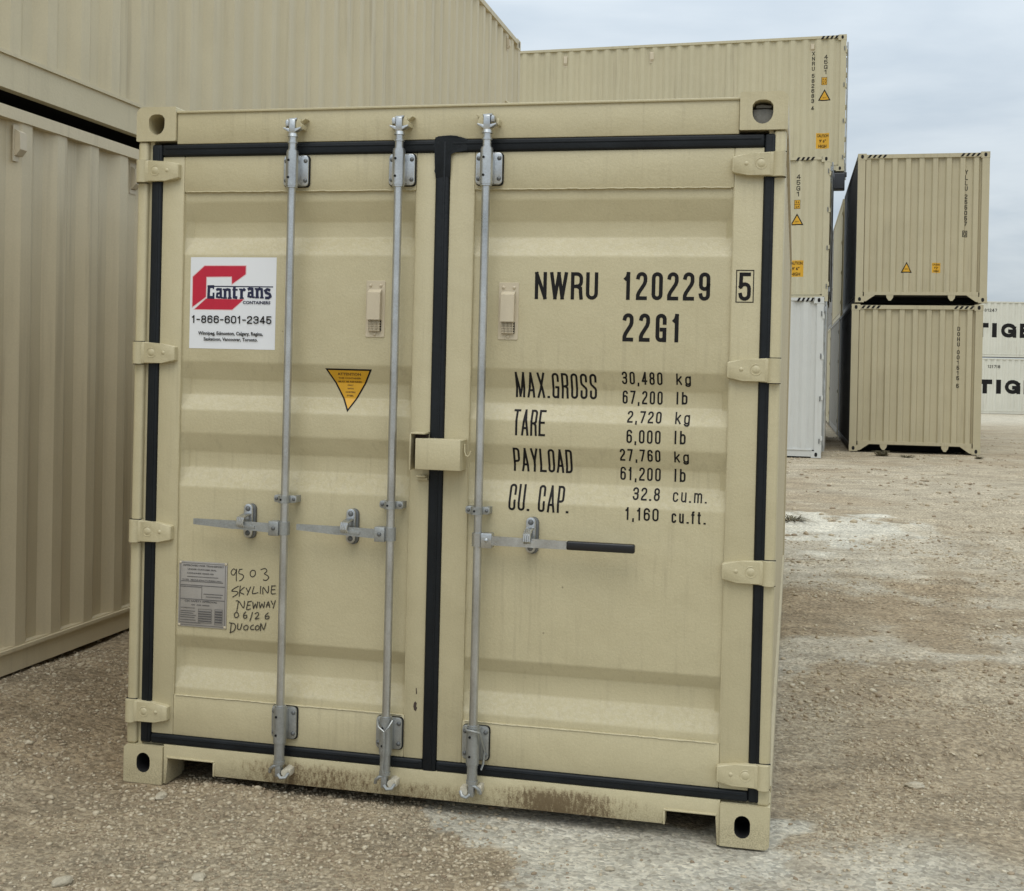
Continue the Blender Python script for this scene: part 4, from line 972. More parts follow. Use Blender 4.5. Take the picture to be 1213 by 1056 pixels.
# rows behind, door ends at their right
TH = .262; RA = PI/2 - TH
def back(loc, H, L, mt, label, group=None, **k):
    return container(loc, RA, L, H, mt, label, group, **k)
def side_map(prof):            # print on the near (x=0) side; a runs to the viewer's right, s = distance from door end
    return lambda a, b, l: Vector((.010 + prof(-a) - l, -a, b))
rowdir = Vector((math.sin(TH), math.cos(TH), 0)); ldir = Vector((-math.cos(TH), math.sin(TH), 0))
A0 = Vector((5.57, 22.15, .10)); B0 = Vector((6.26, 24.60, 0)); C0 = Vector((7.17, 27.03, 0))
cA, pA, bA = back(A0, 2.896, 12.192, M['white'], 'white container on the ground just past the right edge of the front container', 'stepped rows of containers behind')
cB1, _, _ = back(B0 + Vector((0, 0, .13)) + ldir*.05, 2.896, 12.192, M['side2'], 'beige container hidden behind the white one, under the second level', 'hidden lower containers of the back rows', detail=False)
cB2, pB, bB = back(B0 + Vector((0, 0, 3.06)), 2.896, 12.192, M['side2'], 'beige container one level up, behind and above the white container', 'stepped rows of containers behind')
for z, w_ in ((.13, 'lowest'), (3.04, 'middle')): back(C0 + Vector((0, 0, z)) + ldir*.38, 2.896, 12.192, M['side2'], 'beige container on the %s level of the rearmost stack, mostly hidden' % w_, 'hidden lower containers of the back rows', detail=False)
cC, pC, bC = back(C0 + Vector((0, 0, 6.06)), 2.98, 12.192, M['side2'], 'beige container topmost of the three level stack against the sky', 'stepped rows of containers behind')
bm = bmesh.new(); box(bm, 0, 0, 0, .36, .30, .36, bev=.02); box(bm, -.04, .05, .30, .40, .25, .375)
blk = build('steel_block', bm, M['navy']); blk.location = C0 + ldir*.34 + Vector((0, 0, 5.66)); blk.rotation_euler = (0, 0, RA - PI/2 - 0)
tag(blk, 'black block jutting out below the overhanging door end of the topmost container', 'block')

def stripes(c, prof, brk, H, s0, s1, z1, n=4, xm=None):
    F = Flat(); w = (s0 - s1)/n
    for k in range(n):
        a = -s0 + k*w; h_ = .07; F.poly([(a, z1-h_), (a+w*.5, z1-h_), (a+w*.95, z1), (a+w*.45, z1)])
    return F.done('hazard_stripe', M['ink'], c, (lambda a, b, l: Vector((-.002 - l, -a, b))) if xm is None else xm)
stripes(cA, pA, bA, 2.896, .48, .165, 2.880); stripes(cB2, pB, bB, 2.896, .68, .30, 2.880); stripes(cC, pC, bC, 2.98, .55, .165, 2.965)
def id_column(c, prof, brk, st, s, ztop, h, w, gap, t, mp=None, m_='ink', label=None):
    F = Flat(); z = ztop
    for ch in st:
        if ch == ' ': z -= gap*2.2; continue
        if ch == '#': continue
        F.text(ch, -s-w/2, z-h, -s+w/2, z, t); z -= h + gap
    F.done('lettering', M[m_], c, mp or side_map(prof), brk and [-b for b in brk], 0, step=.0002, label=label)
def tri(F, a, zt, zb, w):
    F.poly([(a-w/2, zb), (a+w/2, zb), (a, zt)], 1); c_ = (a, zb + (zt-zb)/3)
    F.poly([(c_[0]+(p[0]-c_[0])*.72, c_[1]+(p[1]-c_[1])*.72) for p in ((a-w/2, zb), (a+w/2, zb), (a, zt))], 0)
    F.bfont('380V', a-.04, zb+.055, a+.04, zb+.085, 1)
def caution(F, a0, a1, z0, z1, st=('CAUTION', "9' 6\"", 'HIGH')):
    F.rect(a0, z0, a1, z1, 0); h_ = (z1-z0)/3; w = a1-a0
    for k, s_ in enumerate(st):
        f = .88 if k == 0 else .5 if k == 1 else .6
        F.bfont(s_, a0+w*(1-f)/2, z1-h_*(k+.82), a1-w*(1-f)/2, z1-h_*(k+.22), 1, off=.03)
YM = [M['yellow'], M['ink']]
# C: number, size code, plates
zb = 6.06
id_column(cC, pC, bC, 'LYXNRU 582683 4'.replace('LY', ''), .70, 8.70-zb, .088, .060, .022, .014)
id_column(cC, pC, bC, '45G1', .435, 8.62-zb, .092, .075, .018, .015)
F = Flat(); F.rect(-.52, 7.96-zb, -.40, 8.13-zb, 1); F.rect(-.512, 8.05-zb, -.408, 8.122-zb, 0); F.rect(-.512, 7.968-zb, -.408, 8.04-zb, 0); F.bfont('9 6', -.50, 8.07-zb, -.42, 8.10-zb, 1, off=.03); F.bfont('2.9', -.50, 7.985-zb, -.42, 8.02-zb, 1, off=.03)
F.done('size_sticker', YM, cC, side_map(pC), [-b for b in bC], 0, step=.0004); F = Flat()
tri(F, -.45, 7.87-zb, 7.61-zb, .27)
F.done('warning_sticker', YM, cC, side_map(pC), [-b for b in bC], 0, step=.0004); F = Flat()
caution(F, -.61, -.33, 6.56-zb, 6.90-zb)
F.done('height_sticker', YM, cC, side_map(pC), [-b for b in bC], 0, step=.0004)
side_vent(cC, pC, 6.29, 2.81, right=False, h=.26, w=.11); side_vent(cC, pC, 4.27, 2.81, right=False, h=.26, w=.11); side_vent(cC, pC, .72, 2.82, right=False, h=.18, w=.09)
zb = 3.06
id_column(cB2, pB, bB, 'XYLU 584620 8', .90, 5.58-zb, .075, .060, .022, .013)
id_column(cB2, pB, bB, '45G1', .62, 5.60-zb, .095, .075, .020, .015)
F = Flat(); F.rect(-.695, 4.91-zb, -.575, 5.09-zb, 1); F.rect(-.687, 5.005-zb, -.583, 5.082-zb, 0); F.rect(-.687, 4.918-zb, -.583, 4.995-zb, 0); F.bfont('9 6', -.67, 5.02-zb, -.60, 5.065-zb, 1, off=.03); F.bfont('2.9', -.67, 4.93-zb, -.60, 4.975-zb, 1, off=.03)
F.done('size_sticker', YM, cB2, side_map(pB), [-b for b in bB], 0, step=.0004); F = Flat()
tri(F, -.635, 4.82-zb, 4.585-zb, .26)
F.done('warning_sticker', YM, cB2, side_map(pB), [-b for b in bB], 0, step=.0004); F = Flat()
caution(F, -.79, -.49, 3.55-zb, 3.88-zb)
F.done('height_sticker', YM, cB2, side_map(pB), [-b for b in bB], 0, step=.0004)
side_vent(cB2, pB, .90, 2.79, right=False, h=.2, w=.09)
for c_, H_ in ((cA, 2.896), (cB2, 2.896), (cC, 2.98)):
    for zz in (.30, .30+(H_-.6)/3, .30+(H_-.6)*2/3, H_-.30):
        bm = bmesh.new(); box(bm, -.010, .030, zz-.045, .004, .048, zz+.045)
        build('hinge_lug', bm, M['bolt'], c_)

# pair at the right, closed fronts towards the camera
RY = -.22; R0 = Vector((6.63, 24.2, .115)); Rx = Vector((math.cos(RY), math.sin(RY), 0)); Rd = Vector((-math.sin(RY), math.cos(RY), 0))
cR1, _, _ = container(R0, RY, 6.058, 2.880, M['tan'], 'lower tan container of the two high pair on the right, number down its front', 'pair of containers at the right', front='wall')
cR2, _, _ = container(R0 + Vector((0, 0, 2.915)) + Rx*.06, RY, 6.058, 2.900, M['tan'], 'upper tan container of the pair on the right, yellow triangle on its front', 'pair of containers at the right', front='wall')
frp = pf(corr(.10, 2.338, .25, .042, .155, .085, .025)); frb = [p[0] for p in corr(.10, 2.338, .25, .042, .155, .085, .025)]
fm = lambda a, b, l: Vector((a, .022 + frp(a) - l, b)); fr_flat = lambda a, b, l: Vector((a, .004 - l, b))
for c_, H_ in ((cR1, 2.880), (cR2, 2.900)):
    F = Flat()
    for a0 in (.175, 1.90):
        for k in range(4):
            a = a0 + k*.094; F.poly([(a, H_-.085), (a+.045, H_-.085), (a+.09, H_-.026), (a+.045, H_-.026)])
    F.done('hazard_stripe', M['ink'], c_, fr_flat)
def id_front(c, st, x, z, h, w, gap, t, boxlast=False):
    F = Flat()
    for ch in st:
        if ch == ' ': z -= gap*2.5; continue
        F.text(ch, x-w/2, z-h, x+w/2, z, t); z -= h + gap
    if boxlast: F.frame(x-w/2-.02, z+gap-.02, x+w/2+.02, z+gap+h+.02, .014)
    F.done('lettering', M['ink'], c, fm, frb, 0, step=.0003)
id_front(cR2, 'YLLU 255057', 2.02, 5.59-3.03, .085, .055, .020, .014); id_front(cR2, '0', 2.01, 4.40-3.03, .085, .055, .02, .014, True)
id_front(cR1, 'DOHU 001515 5', 2.00, 2.57-.115, .080, .055, .020, .013)
F = Flat(); zb = 3.03; tri(F, .95, 3.82-zb, 3.61-zb, .21); F.done('warning_sticker', YM, cR2, fm, frb, 0, step=.0004)
F = Flat(); caution(F, 1.42, 1.58, 3.61-zb, 3.80-zb); F.done('height_sticker', YM, cR2, fm, frb, 0, step=.0004)

# more stacks further along the aisle, doors facing it
i = 0
GRP = 'containers beyond the tan pair'
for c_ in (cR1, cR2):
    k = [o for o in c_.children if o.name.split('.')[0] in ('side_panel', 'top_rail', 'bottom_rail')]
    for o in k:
        if min(v.co.x for v in o.data.vertices) < .1: o.data.materials[0] = M['navy']; o['label'] = 'near-black left flank'  # left flank panels and rails coloured near-black, the rest stays tan
labs = ['grey container on the ground directly behind the lower tan one, seen through the narrow gap', 'beige container on the upper level directly behind the tan pair, seen through the narrow gap', 'beige container on the ground farthest down the narrow gap', 'grey container on the upper level farthest down the narrow gap']
_old = ['grey container at ground level beyond the tan pair, doors on the narrow aisle', 'pale container standing on the grey one beyond the tan pair', 'pale container at ground level farther down the narrow aisle', 'grey container on the upper level farther down the narrow aisle']
for col_ in range(2):
    for lev in range(2):
        mt_ = (M['grey'], M['side2'])[(col_ + lev) % 2]
        container(R0 + Rd*(6.25 + col_*6.25) + Rx*.03*lev + Vector((0, 0, lev*2.91)), RY, 6.058, 2.880, mt_, labs[i], GRP, phase=.0); i += 1

# white containers far off at the right
TX = 17 + 3.2 + 12.19
labsT = ('cream container on the ground far off at the right, below the other lettered one', 'upper cream container far off at the right edge, huge black letters on its side')
for k, (z, dx) in enumerate(((-.10, 0), (2.52, -.32))):
    c, pT, bT = container(Vector((TX+dx, 57, z)), PI/2, 12.192, 2.591, M['cream'], labsT[k], 'far cream containers', front='doors', detail=False, phase=.05)
    F = Flat(); x = 17 + (4.50 if k == 0 else 4.26); o = TX+dx
    z0, z1 = ((.84, 1.49), (3.44, 4.10))[k]; z0 -= z; z1 -= z
    RK[0] = 2.2
    for ch, w in (('T', .68), ('I', .30), ('G', .72), ('E', .60), ('R', .70)):
        F.text(ch, x-o, z0, x-o+w, z1, .215 if ch in 'IT' else .175); x += w + .145
    RK[0] = 4.4
    F.done('lettering', M['ink'], c, side_map(pT), [-b for b in bT], 0, step=.0008, label='huge black word along the side')
    F = Flat(); zz = (2.02, 4.62)[k] - z; xx = 17 + (4.95, 4.75)[k] - o
    F.text('121718' if k == 0 else '81247', xx, zz, xx+.58, zz+.14, .022); F.done('lettering', M['ink'], c, side_map(pT), [-b for b in bT], 0, step=.0008)

# ------------------------------------------------------------------ ground
def hash2(ix, iy, s):
    h = (ix.astype(np.int64)*374761393 + iy.astype(np.int64)*668265263 + s*1442695041) & 0xffffffff
    h = ((h ^ (h >> 13))*1274126177) & 0xffffffff
    return ((h ^ (h >> 16)) & 0xffff)/65535.
def vn(x, y, s=0):
    ix = np.floor(x); iy = np.floor(y); fx = x-ix; fy = y-iy; fx = fx*fx*(3-2*fx); fy = fy*fy*(3-2*fy)
    a = hash2(ix, iy, s); b = hash2(ix+1, iy, s); c = hash2(ix, iy+1, s); d = hash2(ix+1, iy+1, s)
    return (a*(1-fx)+b*fx)*(1-fy) + (c*(1-fx)+d*fx)*fy
def fbm(x, y, s=0, o=4):
    r = 0; a = .5; t = 0
    for k in range(o): r = r + a*vn(x*2**k, y*2**k, s+k*17); t += a; a *= .5
    return r/t
def sstep(x, a, b):
    t = np.clip((x-a)/(b-a), 0, 1); return t*t*(3-2*t)
def macro(x, y):
    """broad lie of the land through the feet of all containers"""
    z = .085*sstep(y, 6, 20) + .02*sstep(y, 20, 30) - .2*sstep(y, 30, 56)
    wall = -2.8447 + .2317*(y-3)                 # foot of the left row
    d = x - wall
    z = z + .165*sstep(-d, -1.0, -.05)*(1 - .55*sstep(y, 6, 20))
    z = z - .02*sstep(x, .4, 1.4)*(1-sstep(y, 5, 8))
    return z
def ground_z(x, y):
    z = macro(x, y)
    near = 1 - sstep(y, 9, 26)
    z = z + (fbm(x*1.3, y*1.3, 1, 4)-.5)*.05*(.4+.6*near) + (fbm(x*6, y*6, 9, 3)-.5)*.018*near
    # windrow ripples and ruts in the yard at the right
    rt = sstep(x, 1.2, 2.2)*(1-sstep(y, 14, 30))
    z = z + rt*(np.maximum(fbm(x*.7+5, y*3.2, 31, 3)-.52, 0))*.16
    # wheel tracks crossing the yard, tread marks pressed into them
    for (yy, k, w_, d_) in ((5.75, -.16, .07, .016), (6.35, -.13, .08, .018), (7.05, -.20, .06, .012), (9.4, -.05, .10, .022), (10.6, -.02, .09, .016), (13.2, .05, .16, .03), (15.6, .02, .2, .03), (18.5, .05, .25, .03)):
        yc = yy + k*(x-1.5) + (fbm(x*.6, x*0+yy, 41, 3)-.5)*.7; q = (y-yc)/w_
        on = sstep(x, .95, 1.4)*sstep(fbm(x*.9, y*0+yy, 43, 2), .30, .5)
        z = z - d_*on*np.exp(-q*q)*(.75 + .25*np.sin(x*48 + q*2)) + d_*.6*on*(np.exp(-(q-1.7)**2*2.2) + np.exp(-(q+1.7)**2*2.2))
    # a low heap of gravel in front of the left fork pocket
    lx = (x-HX)*math.cos(HYAW) + (y-HY)*math.sin(HYAW); ly = -(x-HX)*math.sin(HYAW) + (y-HY)*math.cos(HYAW)
    z = z + .034*np.exp(-((lx-.42)/.20)**2 - ((ly+.02)/.16)**2) + .012*np.exp(-((lx-.8)/.5)**2 - ((ly+.1)/.2)**2)
    # flat bearing under the castings and the container
    u = sstep(-np.abs(lx-1.22), -1.35, -1.05)*sstep(-np.abs(ly-3), -3.1, -2.8)
    z = z*(1-u) + u*(-.01)
    foot = np.exp(-((lx-.08)/.17)**2 - ((ly-.02)/.18)**2) + np.exp(-((lx-2.35)/.17)**2 - ((ly-.02)/.18)**2)
    foot = np.clip(foot*1.3, 0, 1); z = z*(1-foot) + foot*(-.006*(lx > 1.2) -.004 - .013*(lx > 1.2))
    return z
def ax(bounds):
    a = []
    for (p, q, st) in bounds: a.append(np.arange(p, q, st))
    a.append([bounds[-1][1]]); return np.concatenate(a)
gx = ax([(-900, -100, 200), (-100, -20, 20), (-20, -5, 1.5), (-5, -2.6, .12), (-2.6, 4.6, .022), (4.6, 11, .10), (11, 30, .8), (30, 100, 10), (100, 900, 200)])
gy = ax([(-60, 0, 10), (0, 3, .3), (3, 7.4, .022), (7.4, 15, .06), (15, 32, .2), (32, 70, 1.0), (70, 200, 20), (200, 1600, 200)])
X, Y = np.meshgrid(gx, gy); Z = ground_z(X, Y); Z = np.where((Y > 70) | (np.abs(X) > 40), macro(np.clip(X, -3, 40), np.minimum(Y, 70)), Z)
nx, ny = len(gx), len(gy)
me = bpy.data.meshes.new('ground'); V = np.stack([X, Y, Z], -1).reshape(-1, 3)
ii = np.arange(nx*ny).reshape(ny, nx); Q = np.stack([ii[:-1, :-1], ii[:-1, 1:], ii[1:, 1:], ii[1:, :-1]], -1).reshape(-1, 4)
me.vertices.add(len(V)); me.vertices.foreach_set('co', V.ravel().astype(np.float32))
me.loops.add(len(Q)*4); me.loops.foreach_set('vertex_index', Q.ravel().astype(np.int32))
me.polygons.add(len(Q)); me.polygons.foreach_set('loop_start', (np.arange(len(Q))*4).astype(np.int32)); me.polygons.foreach_set('loop_total', np.full(len(Q), 4, np.int32))
me.polygons.foreach_set('use_smooth', np.ones(len(Q), bool)); me.update()
# earth patches: pale dried lime, brown soil
def bump_box(x, y, x0, x1, y0, y1, s):
    return sstep(x, x0-s, x0+s)*(1-sstep(x, x1-s, x1+s))*sstep(y, y0-s, y0+s)*(1-sstep(y, y1-s, y1+s))
def pale_brown(x, y):
    n1 = fbm(x*2.2, y*2.2, 51, 5)-.5; n2 = fbm(x*7, y*7, 61, 4)-.5; xd = x + n1*.9 + n2*.12; yd = y + (fbm(x*2.2+9, y*2.2, 71, 5)-.5)*.9
    p = bump_box(xd, yd, -.14, .95, 3.2, 4.60, .035)*1.15
    p = np.maximum(p, bump_box(xd, yd, .6, 2.1, 3.0, 4.2, .35)*.62)
    p = np.maximum(p, bump_box(x+n1*2+n2*.6, y+n1*5, 1.6, 4.15, 9.9, 13.6, .45)*(.35+1.3*sstep(y+n1*6, 11.2, 13.2)))
    p = np.maximum(p, bump_box(x+n1*2, y+n1*2, 1.0, 4.6, 6.9, 7.5, .18)*.38)
    p = np.maximum(p, bump_box(x+n1*3, y+n1*3, 3.3, 7.5, 9.0, 9.8, .3)*.22)
    p = p*(.62+.85*fbm(x*11, y*11, 81, 4)); 
    far = sstep(y, 13, 17); p = np.maximum(p, far*.10*(fbm(x*.5, y*1.6, 91, 4) > .5)*sstep(fbm(x*.5, y*1.6, 91, 4), .5, .62)); p = np.maximum(p, .5*sstep(y, 34, 48))
    b = bump_box(x+n1*2, y+n1*3, .9, 3.3, 7.6, 9.3, .35)*.9  # browner ground along the right of the front container
    b = np.maximum(b, .55*sstep(fbm(x*.8, y*.8, 101, 4), .5, .62)*(1-p))
    b = np.maximum(b, bump_box(x+n1, y+n1, -2.6, -.9, 4.3, 8, .5)*.95)  # browner ground between the left row and the front container
    return np.clip(p, 0, 1), np.clip(b*(1-p), 0, 1)
p_, b_ = pale_brown(X, Y)
colr = np.zeros((nx*ny, 4), np.float32); colr[:, 0] = p_.ravel(); colr[:, 1] = b_.ravel(); colr[:, 3] = 1
at = me.color_attributes.new('soil', 'FLOAT_COLOR', 'POINT'); at.data.foreach_set('color', colr.ravel())
gm_ = bpy.data.materials.new('gravel_ground'); gm_.use_nodes = True; n = gm_.node_tree.nodes; l = gm_.node_tree.links; b = n['Principled BSDF']; b.inputs['Roughness'].default_value = .95; b.inputs['Specular IOR Level'].default_value = .2
t = n.new('ShaderNodeTexCoord'); vc = n.new('ShaderNodeVertexColor'); vc.layer_name = 'soil'; sp = n.new('ShaderNodeSeparateColor'); l.new(vc.outputs[0], sp.inputs[0])
def ntex(sc, det=5, rough=.6):
    a = n.new('ShaderNodeTexNoise'); a.inputs['Scale'].default_value = sc; a.inputs['Detail'].default_value = det; a.inputs['Roughness'].default_value = rough; l.new(t.outputs['Object'], a.inputs['Vector']); return a.outputs['Fac']
def ramp(src, stops):
    r = n.new('ShaderNodeValToRGB'); r.color_ramp.elements[0].position = stops[0][0]; r.color_ramp.elements[0].color = (*stops[0][1], 1)
    r.color_ramp.elements[1].position = stops[-1][0]; r.color_ramp.elements[1].color = (*stops[-1][1], 1)
    for p, c in stops[1:-1]: e = r.color_ramp.elements.new(p); e.color = (*c, 1)
    l.new(src, r.inputs[0]); return r.outputs[0]
fine = ntex(45, 8, .75); base = ramp(fine, [(.32, (.19, .147, .096)), (.5, (.385, .322, .225)), (.68, (.55, .48, .355))])
brown = ramp(ntex(38, 8, .75), [(.32, (.15, .106, .064)), (.5, (.31, .240, .152)), (.68, (.45, .365, .25))])
pale = ramp(ntex(30, 8, .7), [(.28, (.39, .345, .265)), (.46, (.54, .50, .405)), (.68, (.63, .595, .495))])
def mixn(fac, a, c):
    m_ = n.new('ShaderNodeMixRGB'); l.new(fac, m_.inputs[0]); l.new(a, m_.inputs[1]); l.new(c, m_.inputs[2]); return m_.outputs[0]
c1 = mixn(sp.outputs[1], base, brown); c2 = mixn(sp.outputs[0], c1, pale)
# small stones painted by cell colour
vo = n.new('ShaderNodeTexVoronoi'); vo.inputs['Scale'].default_value = 70; l.new(t.outputs['Object'], vo.inputs['Vector'])
cellb = n.new('ShaderNodeSeparateColor'); l.new(vo.outputs['Color'], cellb.inputs[0])
hs = n.new('ShaderNodeHueSaturation'); l.new(c2, hs.inputs['Color']); mr = n.new('ShaderNodeMapRange'); mr.inputs['To Min'].default_value = .72; mr.inputs['To Max'].default_value = 1.32; l.new(cellb.outputs[0], mr.inputs['Value']); l.new(mr.outputs[0], hs.inputs['Value'])
mot = n.new('ShaderNodeHueSaturation'); l.new(hs.outputs[0], mot.inputs['Color']); mrr = n.new('ShaderNodeMapRange'); mrr.inputs['From Min'].default_value = .3; mrr.inputs['From Max'].default_value = .7; mrr.inputs['To Min'].default_value = .74; mrr.inputs['To Max'].default_value = 1.24
mpg = n.new('ShaderNodeMapping'); mpg.inputs['Scale'].default_value = (1.1, 2.6, 1); l.new(t.outputs['Object'], mpg.inputs[0]); ng = n.new('ShaderNodeTexNoise'); ng.inputs['Scale'].default_value = 1.6; ng.inputs['Detail'].default_value = 7; ng.inputs['Roughness'].default_value = .65; l.new(mpg.outputs[0], ng.inputs['Vector']); l.new(ng.outputs['Fac'], mrr.inputs['Value']); l.new(mrr.outputs[0], mot.inputs['Value'])
l.new(mot.outputs[0], b.inputs['Base Color'])
bp = n.new('ShaderNodeBump'); bp.inputs['Distance'].default_value = .012; bp.inputs['Strength'].default_value = .9
bh = n.new('ShaderNodeMath'); bh.operation = 'MULTIPLY_ADD'; l.new(vo.outputs['Distance'], bh.inputs[0]); bh.inputs[1].default_value = -.5; l.new(ntex(60, 8, .8), bh.inputs[2])
l.new(bh.outputs[0], bp.inputs['Height']); l.new(bp.outputs[0], b.inputs['Normal'])
me.materials.append(gm_); go = bpy.data.objects.new('ground', me); COL.objects.link(go); tag(go, kind='structure')

# ------------------------------------------------------------------ gravel
ico = bmesh.new(); bmesh.ops.create_icosphere(ico, subdivisions=1, radius=1.0); ico.verts.ensure_lookup_table()
IV = np.array([v.co[:] for v in ico.verts]); IF = np.array([[v.index for v in f.verts] for f in ico.faces]); ico.free()
def rock_mat(name, stops):
    m_ = bpy.data.materials.new(name); m_.use_nodes = True; n = m_.node_tree.nodes; l = m_.node_tree.links; b = n['Principled BSDF']; b.inputs['Roughness'].default_value = .9; b.inputs['Specular IOR Level'].default_value = .25
    g = n.new('ShaderNodeNewGeometry'); r = n.new('ShaderNodeValToRGB'); r.color_ramp.elements[0].color = (*stops[0][1], 1); r.color_ramp.elements[0].position = stops[0][0]; r.color_ramp.elements[1].color = (*stops[-1][1], 1); r.color_ramp.elements[1].position = stops[-1][0]
    for p, c in stops[1:-1]: e = r.color_ramp.elements.new(p); e.color = (*c, 1)
    l.new(g.outputs['Random Per Island'], r.inputs[0])
    t = n.new('ShaderNodeTexCoord'); a = n.new('ShaderNodeTexNoise'); a.inputs['Scale'].default_value = 120; a.inputs['Detail'].default_value = 4; l.new(t.outputs['Object'], a.inputs['Vector'])
    hs = n.new('ShaderNodeHueSaturation'); mr = n.new('ShaderNodeMapRange'); mr.inputs['To Min'].default_value = .75; mr.inputs['To Max'].default_value = 1.25; l.new(a.outputs['Fac'], mr.inputs['Value']); l.new(mr.outputs[0], hs.inputs['Value']); l.new(r.outputs[0], hs.inputs['Color']); l.new(hs.outputs[0], b.inputs['Base Color'])
    bp = n.new('ShaderNodeBump'); bp.inputs['Distance'].default_value = .002; l.new(a.outputs['Fac'], bp.inputs['Height']); l.new(bp.outputs[0], b.inputs['Normal'])
    return m_
RM = rock_mat('crushed_limestone', [(0, (.25, .19, .125)), (.4, (.39, .32, .22)), (.9, (.48, .41, .295)), (1, (.55, .49, .37))])
def rocks(px, py, sz, name, mt_):
    nP = len(px); pz = ground_z(px, py)
    iv = IV[:12]; faces12 = None
    b0 = bmesh.new(); bmesh.ops.create_icosphere(b0, subdivisions=1, radius=1.0); b0.free()
    # base icosahedron (12 verts, 20 faces)
    g = (1+5**.5)/2; v12 = np.array([(-1,g,0),(1,g,0),(-1,-g,0),(1,-g,0),(0,-1,g),(0,1,g),(0,-1,-g),(0,1,-g),(g,0,-1),(g,0,1),(-g,0,-1),(-g,0,1)], float); v12 /= np.linalg.norm(v12[0])
    f20 = np.array([(0,11,5),(0,5,1),(0,1,7),(0,7,10),(0,10,11),(1,5,9),(5,11,4),(11,10,2),(10,7,6),(7,1,8),(3,9,4),(3,4,2),(3,2,6),(3,6,8),(3,8,9),(4,9,5),(2,4,11),(6,2,10),(8,6,7),(9,8,1)])
    ang = rng.uniform(0, 2*PI, nP); jit = 1 + rng.uniform(-.36, .36, (nP, 12, 1))
    v = v12[None]*jit; sc = np.stack([rng.uniform(.8, 1.35, nP), rng.uniform(.6, 1.0, nP), rng.uniform(.4, .75, nP)], -1)[:, None]*sz[:, None, None]
    # random tumble about x then scale, spin about z
    ta = rng.uniform(0, PI, nP); c, s = np.cos(ta)[:, None], np.sin(ta)[:, None]
    v = np.stack([v[..., 0], v[..., 1]*c - v[..., 2]*s, v[..., 1]*s + v[..., 2]*c], -1)*sc
    c, s = np.cos(ang)[:, None], np.sin(ang)[:, None]
    v = np.stack([v[..., 0]*c - v[..., 1]*s, v[..., 0]*s + v[..., 1]*c, v[..., 2]], -1)
    v += np.stack([px, py, pz + sz*.12], -1)[:, None]
    f = (f20[None] + (np.arange(nP)*12)[:, None, None]).reshape(-1, 3); v = v.reshape(-1, 3)
    me = bpy.data.meshes.new(name); me.vertices.add(len(v)); me.vertices.foreach_set('co', v.ravel().astype(np.float32))
    me.loops.add(len(f)*3); me.loops.foreach_set('vertex_index', f.ravel().astype(np.int32)); me.polygons.add(len(f))
    me.polygons.foreach_set('loop_start', (np.arange(len(f))*3).astype(np.int32)); me.polygons.foreach_set('loop_total', np.full(len(f), 3, np.int32)); me.update(); me.validate()
    me.materials.append(mt_); o = bpy.data.objects.new(name, me); COL.objects.link(o); return o
def scatter(nP, x0, x1, y0, y1, dens, smin, smax, power=2.2):
    px = rng.uniform(x0, x1, nP); py = rng.uniform(y0, y1, nP)
    lx = (px-HX)*math.cos(HYAW) + (py-HY)*math.sin(HYAW); ly = -(px-HX)*math.sin(HYAW) + (py-HY)*math.cos(HYAW)
    vis = (np.abs(px) < .47*py + .5) & ~((lx > .02) & (lx < 2.42) & (ly > .15) & (ly < 6))
    vis &= ~((lx > -.02) & (lx < .18) & (ly > -.03)) & ~((lx > 2.24) & (lx < 2.46) & (ly > -.03) & (ly < 6))
    keep = vis & (rng.uniform(0, 1, nP) < dens(px, py, lx, ly)); px, py = px[keep], py[keep]
    return px, py, smin + (smax-smin)*rng.uniform(0, 1, len(px))**power
def dens_near(x, y, lx, ly):
    p, b = pale_brown(x, y)
    d = .22 + 1.2*sstep(fbm(x*2.5, y*2.5, 131, 4), .46, .62)
    heap = np.exp(-((lx-.7)/.75)**2 - ((ly+.15)/.5)**2)*1.2 + bump_box(x, y, -1.4, -.1, 3.2, 4.9, .2)*.5
    band = np.exp(-(((x+1.35) + .45*(y-4.1))/.20)**2)*sstep(fbm(x*4, y*4, 141, 3), .35, .55)*.9
    edge = np.exp(-((x + .23 - .18*(y-4))/.16)**2)*(y < 4.6)*.8
    d = d + heap + band + edge
    return np.clip(d*(1-.80*np.clip(p*1.2, 0, 1))*.62, 0, 1)
P1 = scatter(80000, -2.4, 2.6, 3.2, 6.2, dens_near, .0018, .0105, 3.0)
P2 = scatter(24000, -2.6, 4.5, 5.8, 12, lambda x, y, lx, ly: np.clip(.15 + 1.0*sstep(fbm(x*1.2, y*2.4, 151, 4), .5, .64), 0, 1)*(1-.6*pale_brown(x, y)[0]), .005, .019, 2.6)
P3 = scatter(9000, 1.5, 12, 11, 32, lambda x, y, lx, ly: np.clip(.1 + 1.1*sstep(fbm(x*.8, y*2, 161, 4), .52, .64), 0, 1), .01, .04, 2.8)
def dens_clump(x, y, lx, ly):
    band = np.exp(-(((x+1.35) + .45*(y-4.1))/.17)**2)*sstep(fbm(x*5, y*5, 141, 3), .42, .6)
    edge = np.exp(-((x + .20 - .18*(y-4))/.12)**2)*(y < 4.55)*.8
    heap = np.exp(-((lx-.55)/.5)**2 - ((ly+.12)/.22)**2)*.6
    ruts = sstep(x, 1.1, 1.5)*sstep(fbm(x*1.5, y*4, 171, 3), .62, .72)
    return np.clip(band + edge + heap + ruts*.5 + .02, 0, 1)
P4 = scatter(9000, -2.2, 3.4, 3.3, 7.5, dens_clump, .007, .0175, 2.0)
px, py, sz = [np.concatenate(q) for q in zip(P1, P2, P3, P4)]
g_ = rocks(px, py, sz, 'gravel', RM); tag(g_, 'loose crushed limestone gravel strewn over the yard', 'gravel', kind='stuff')

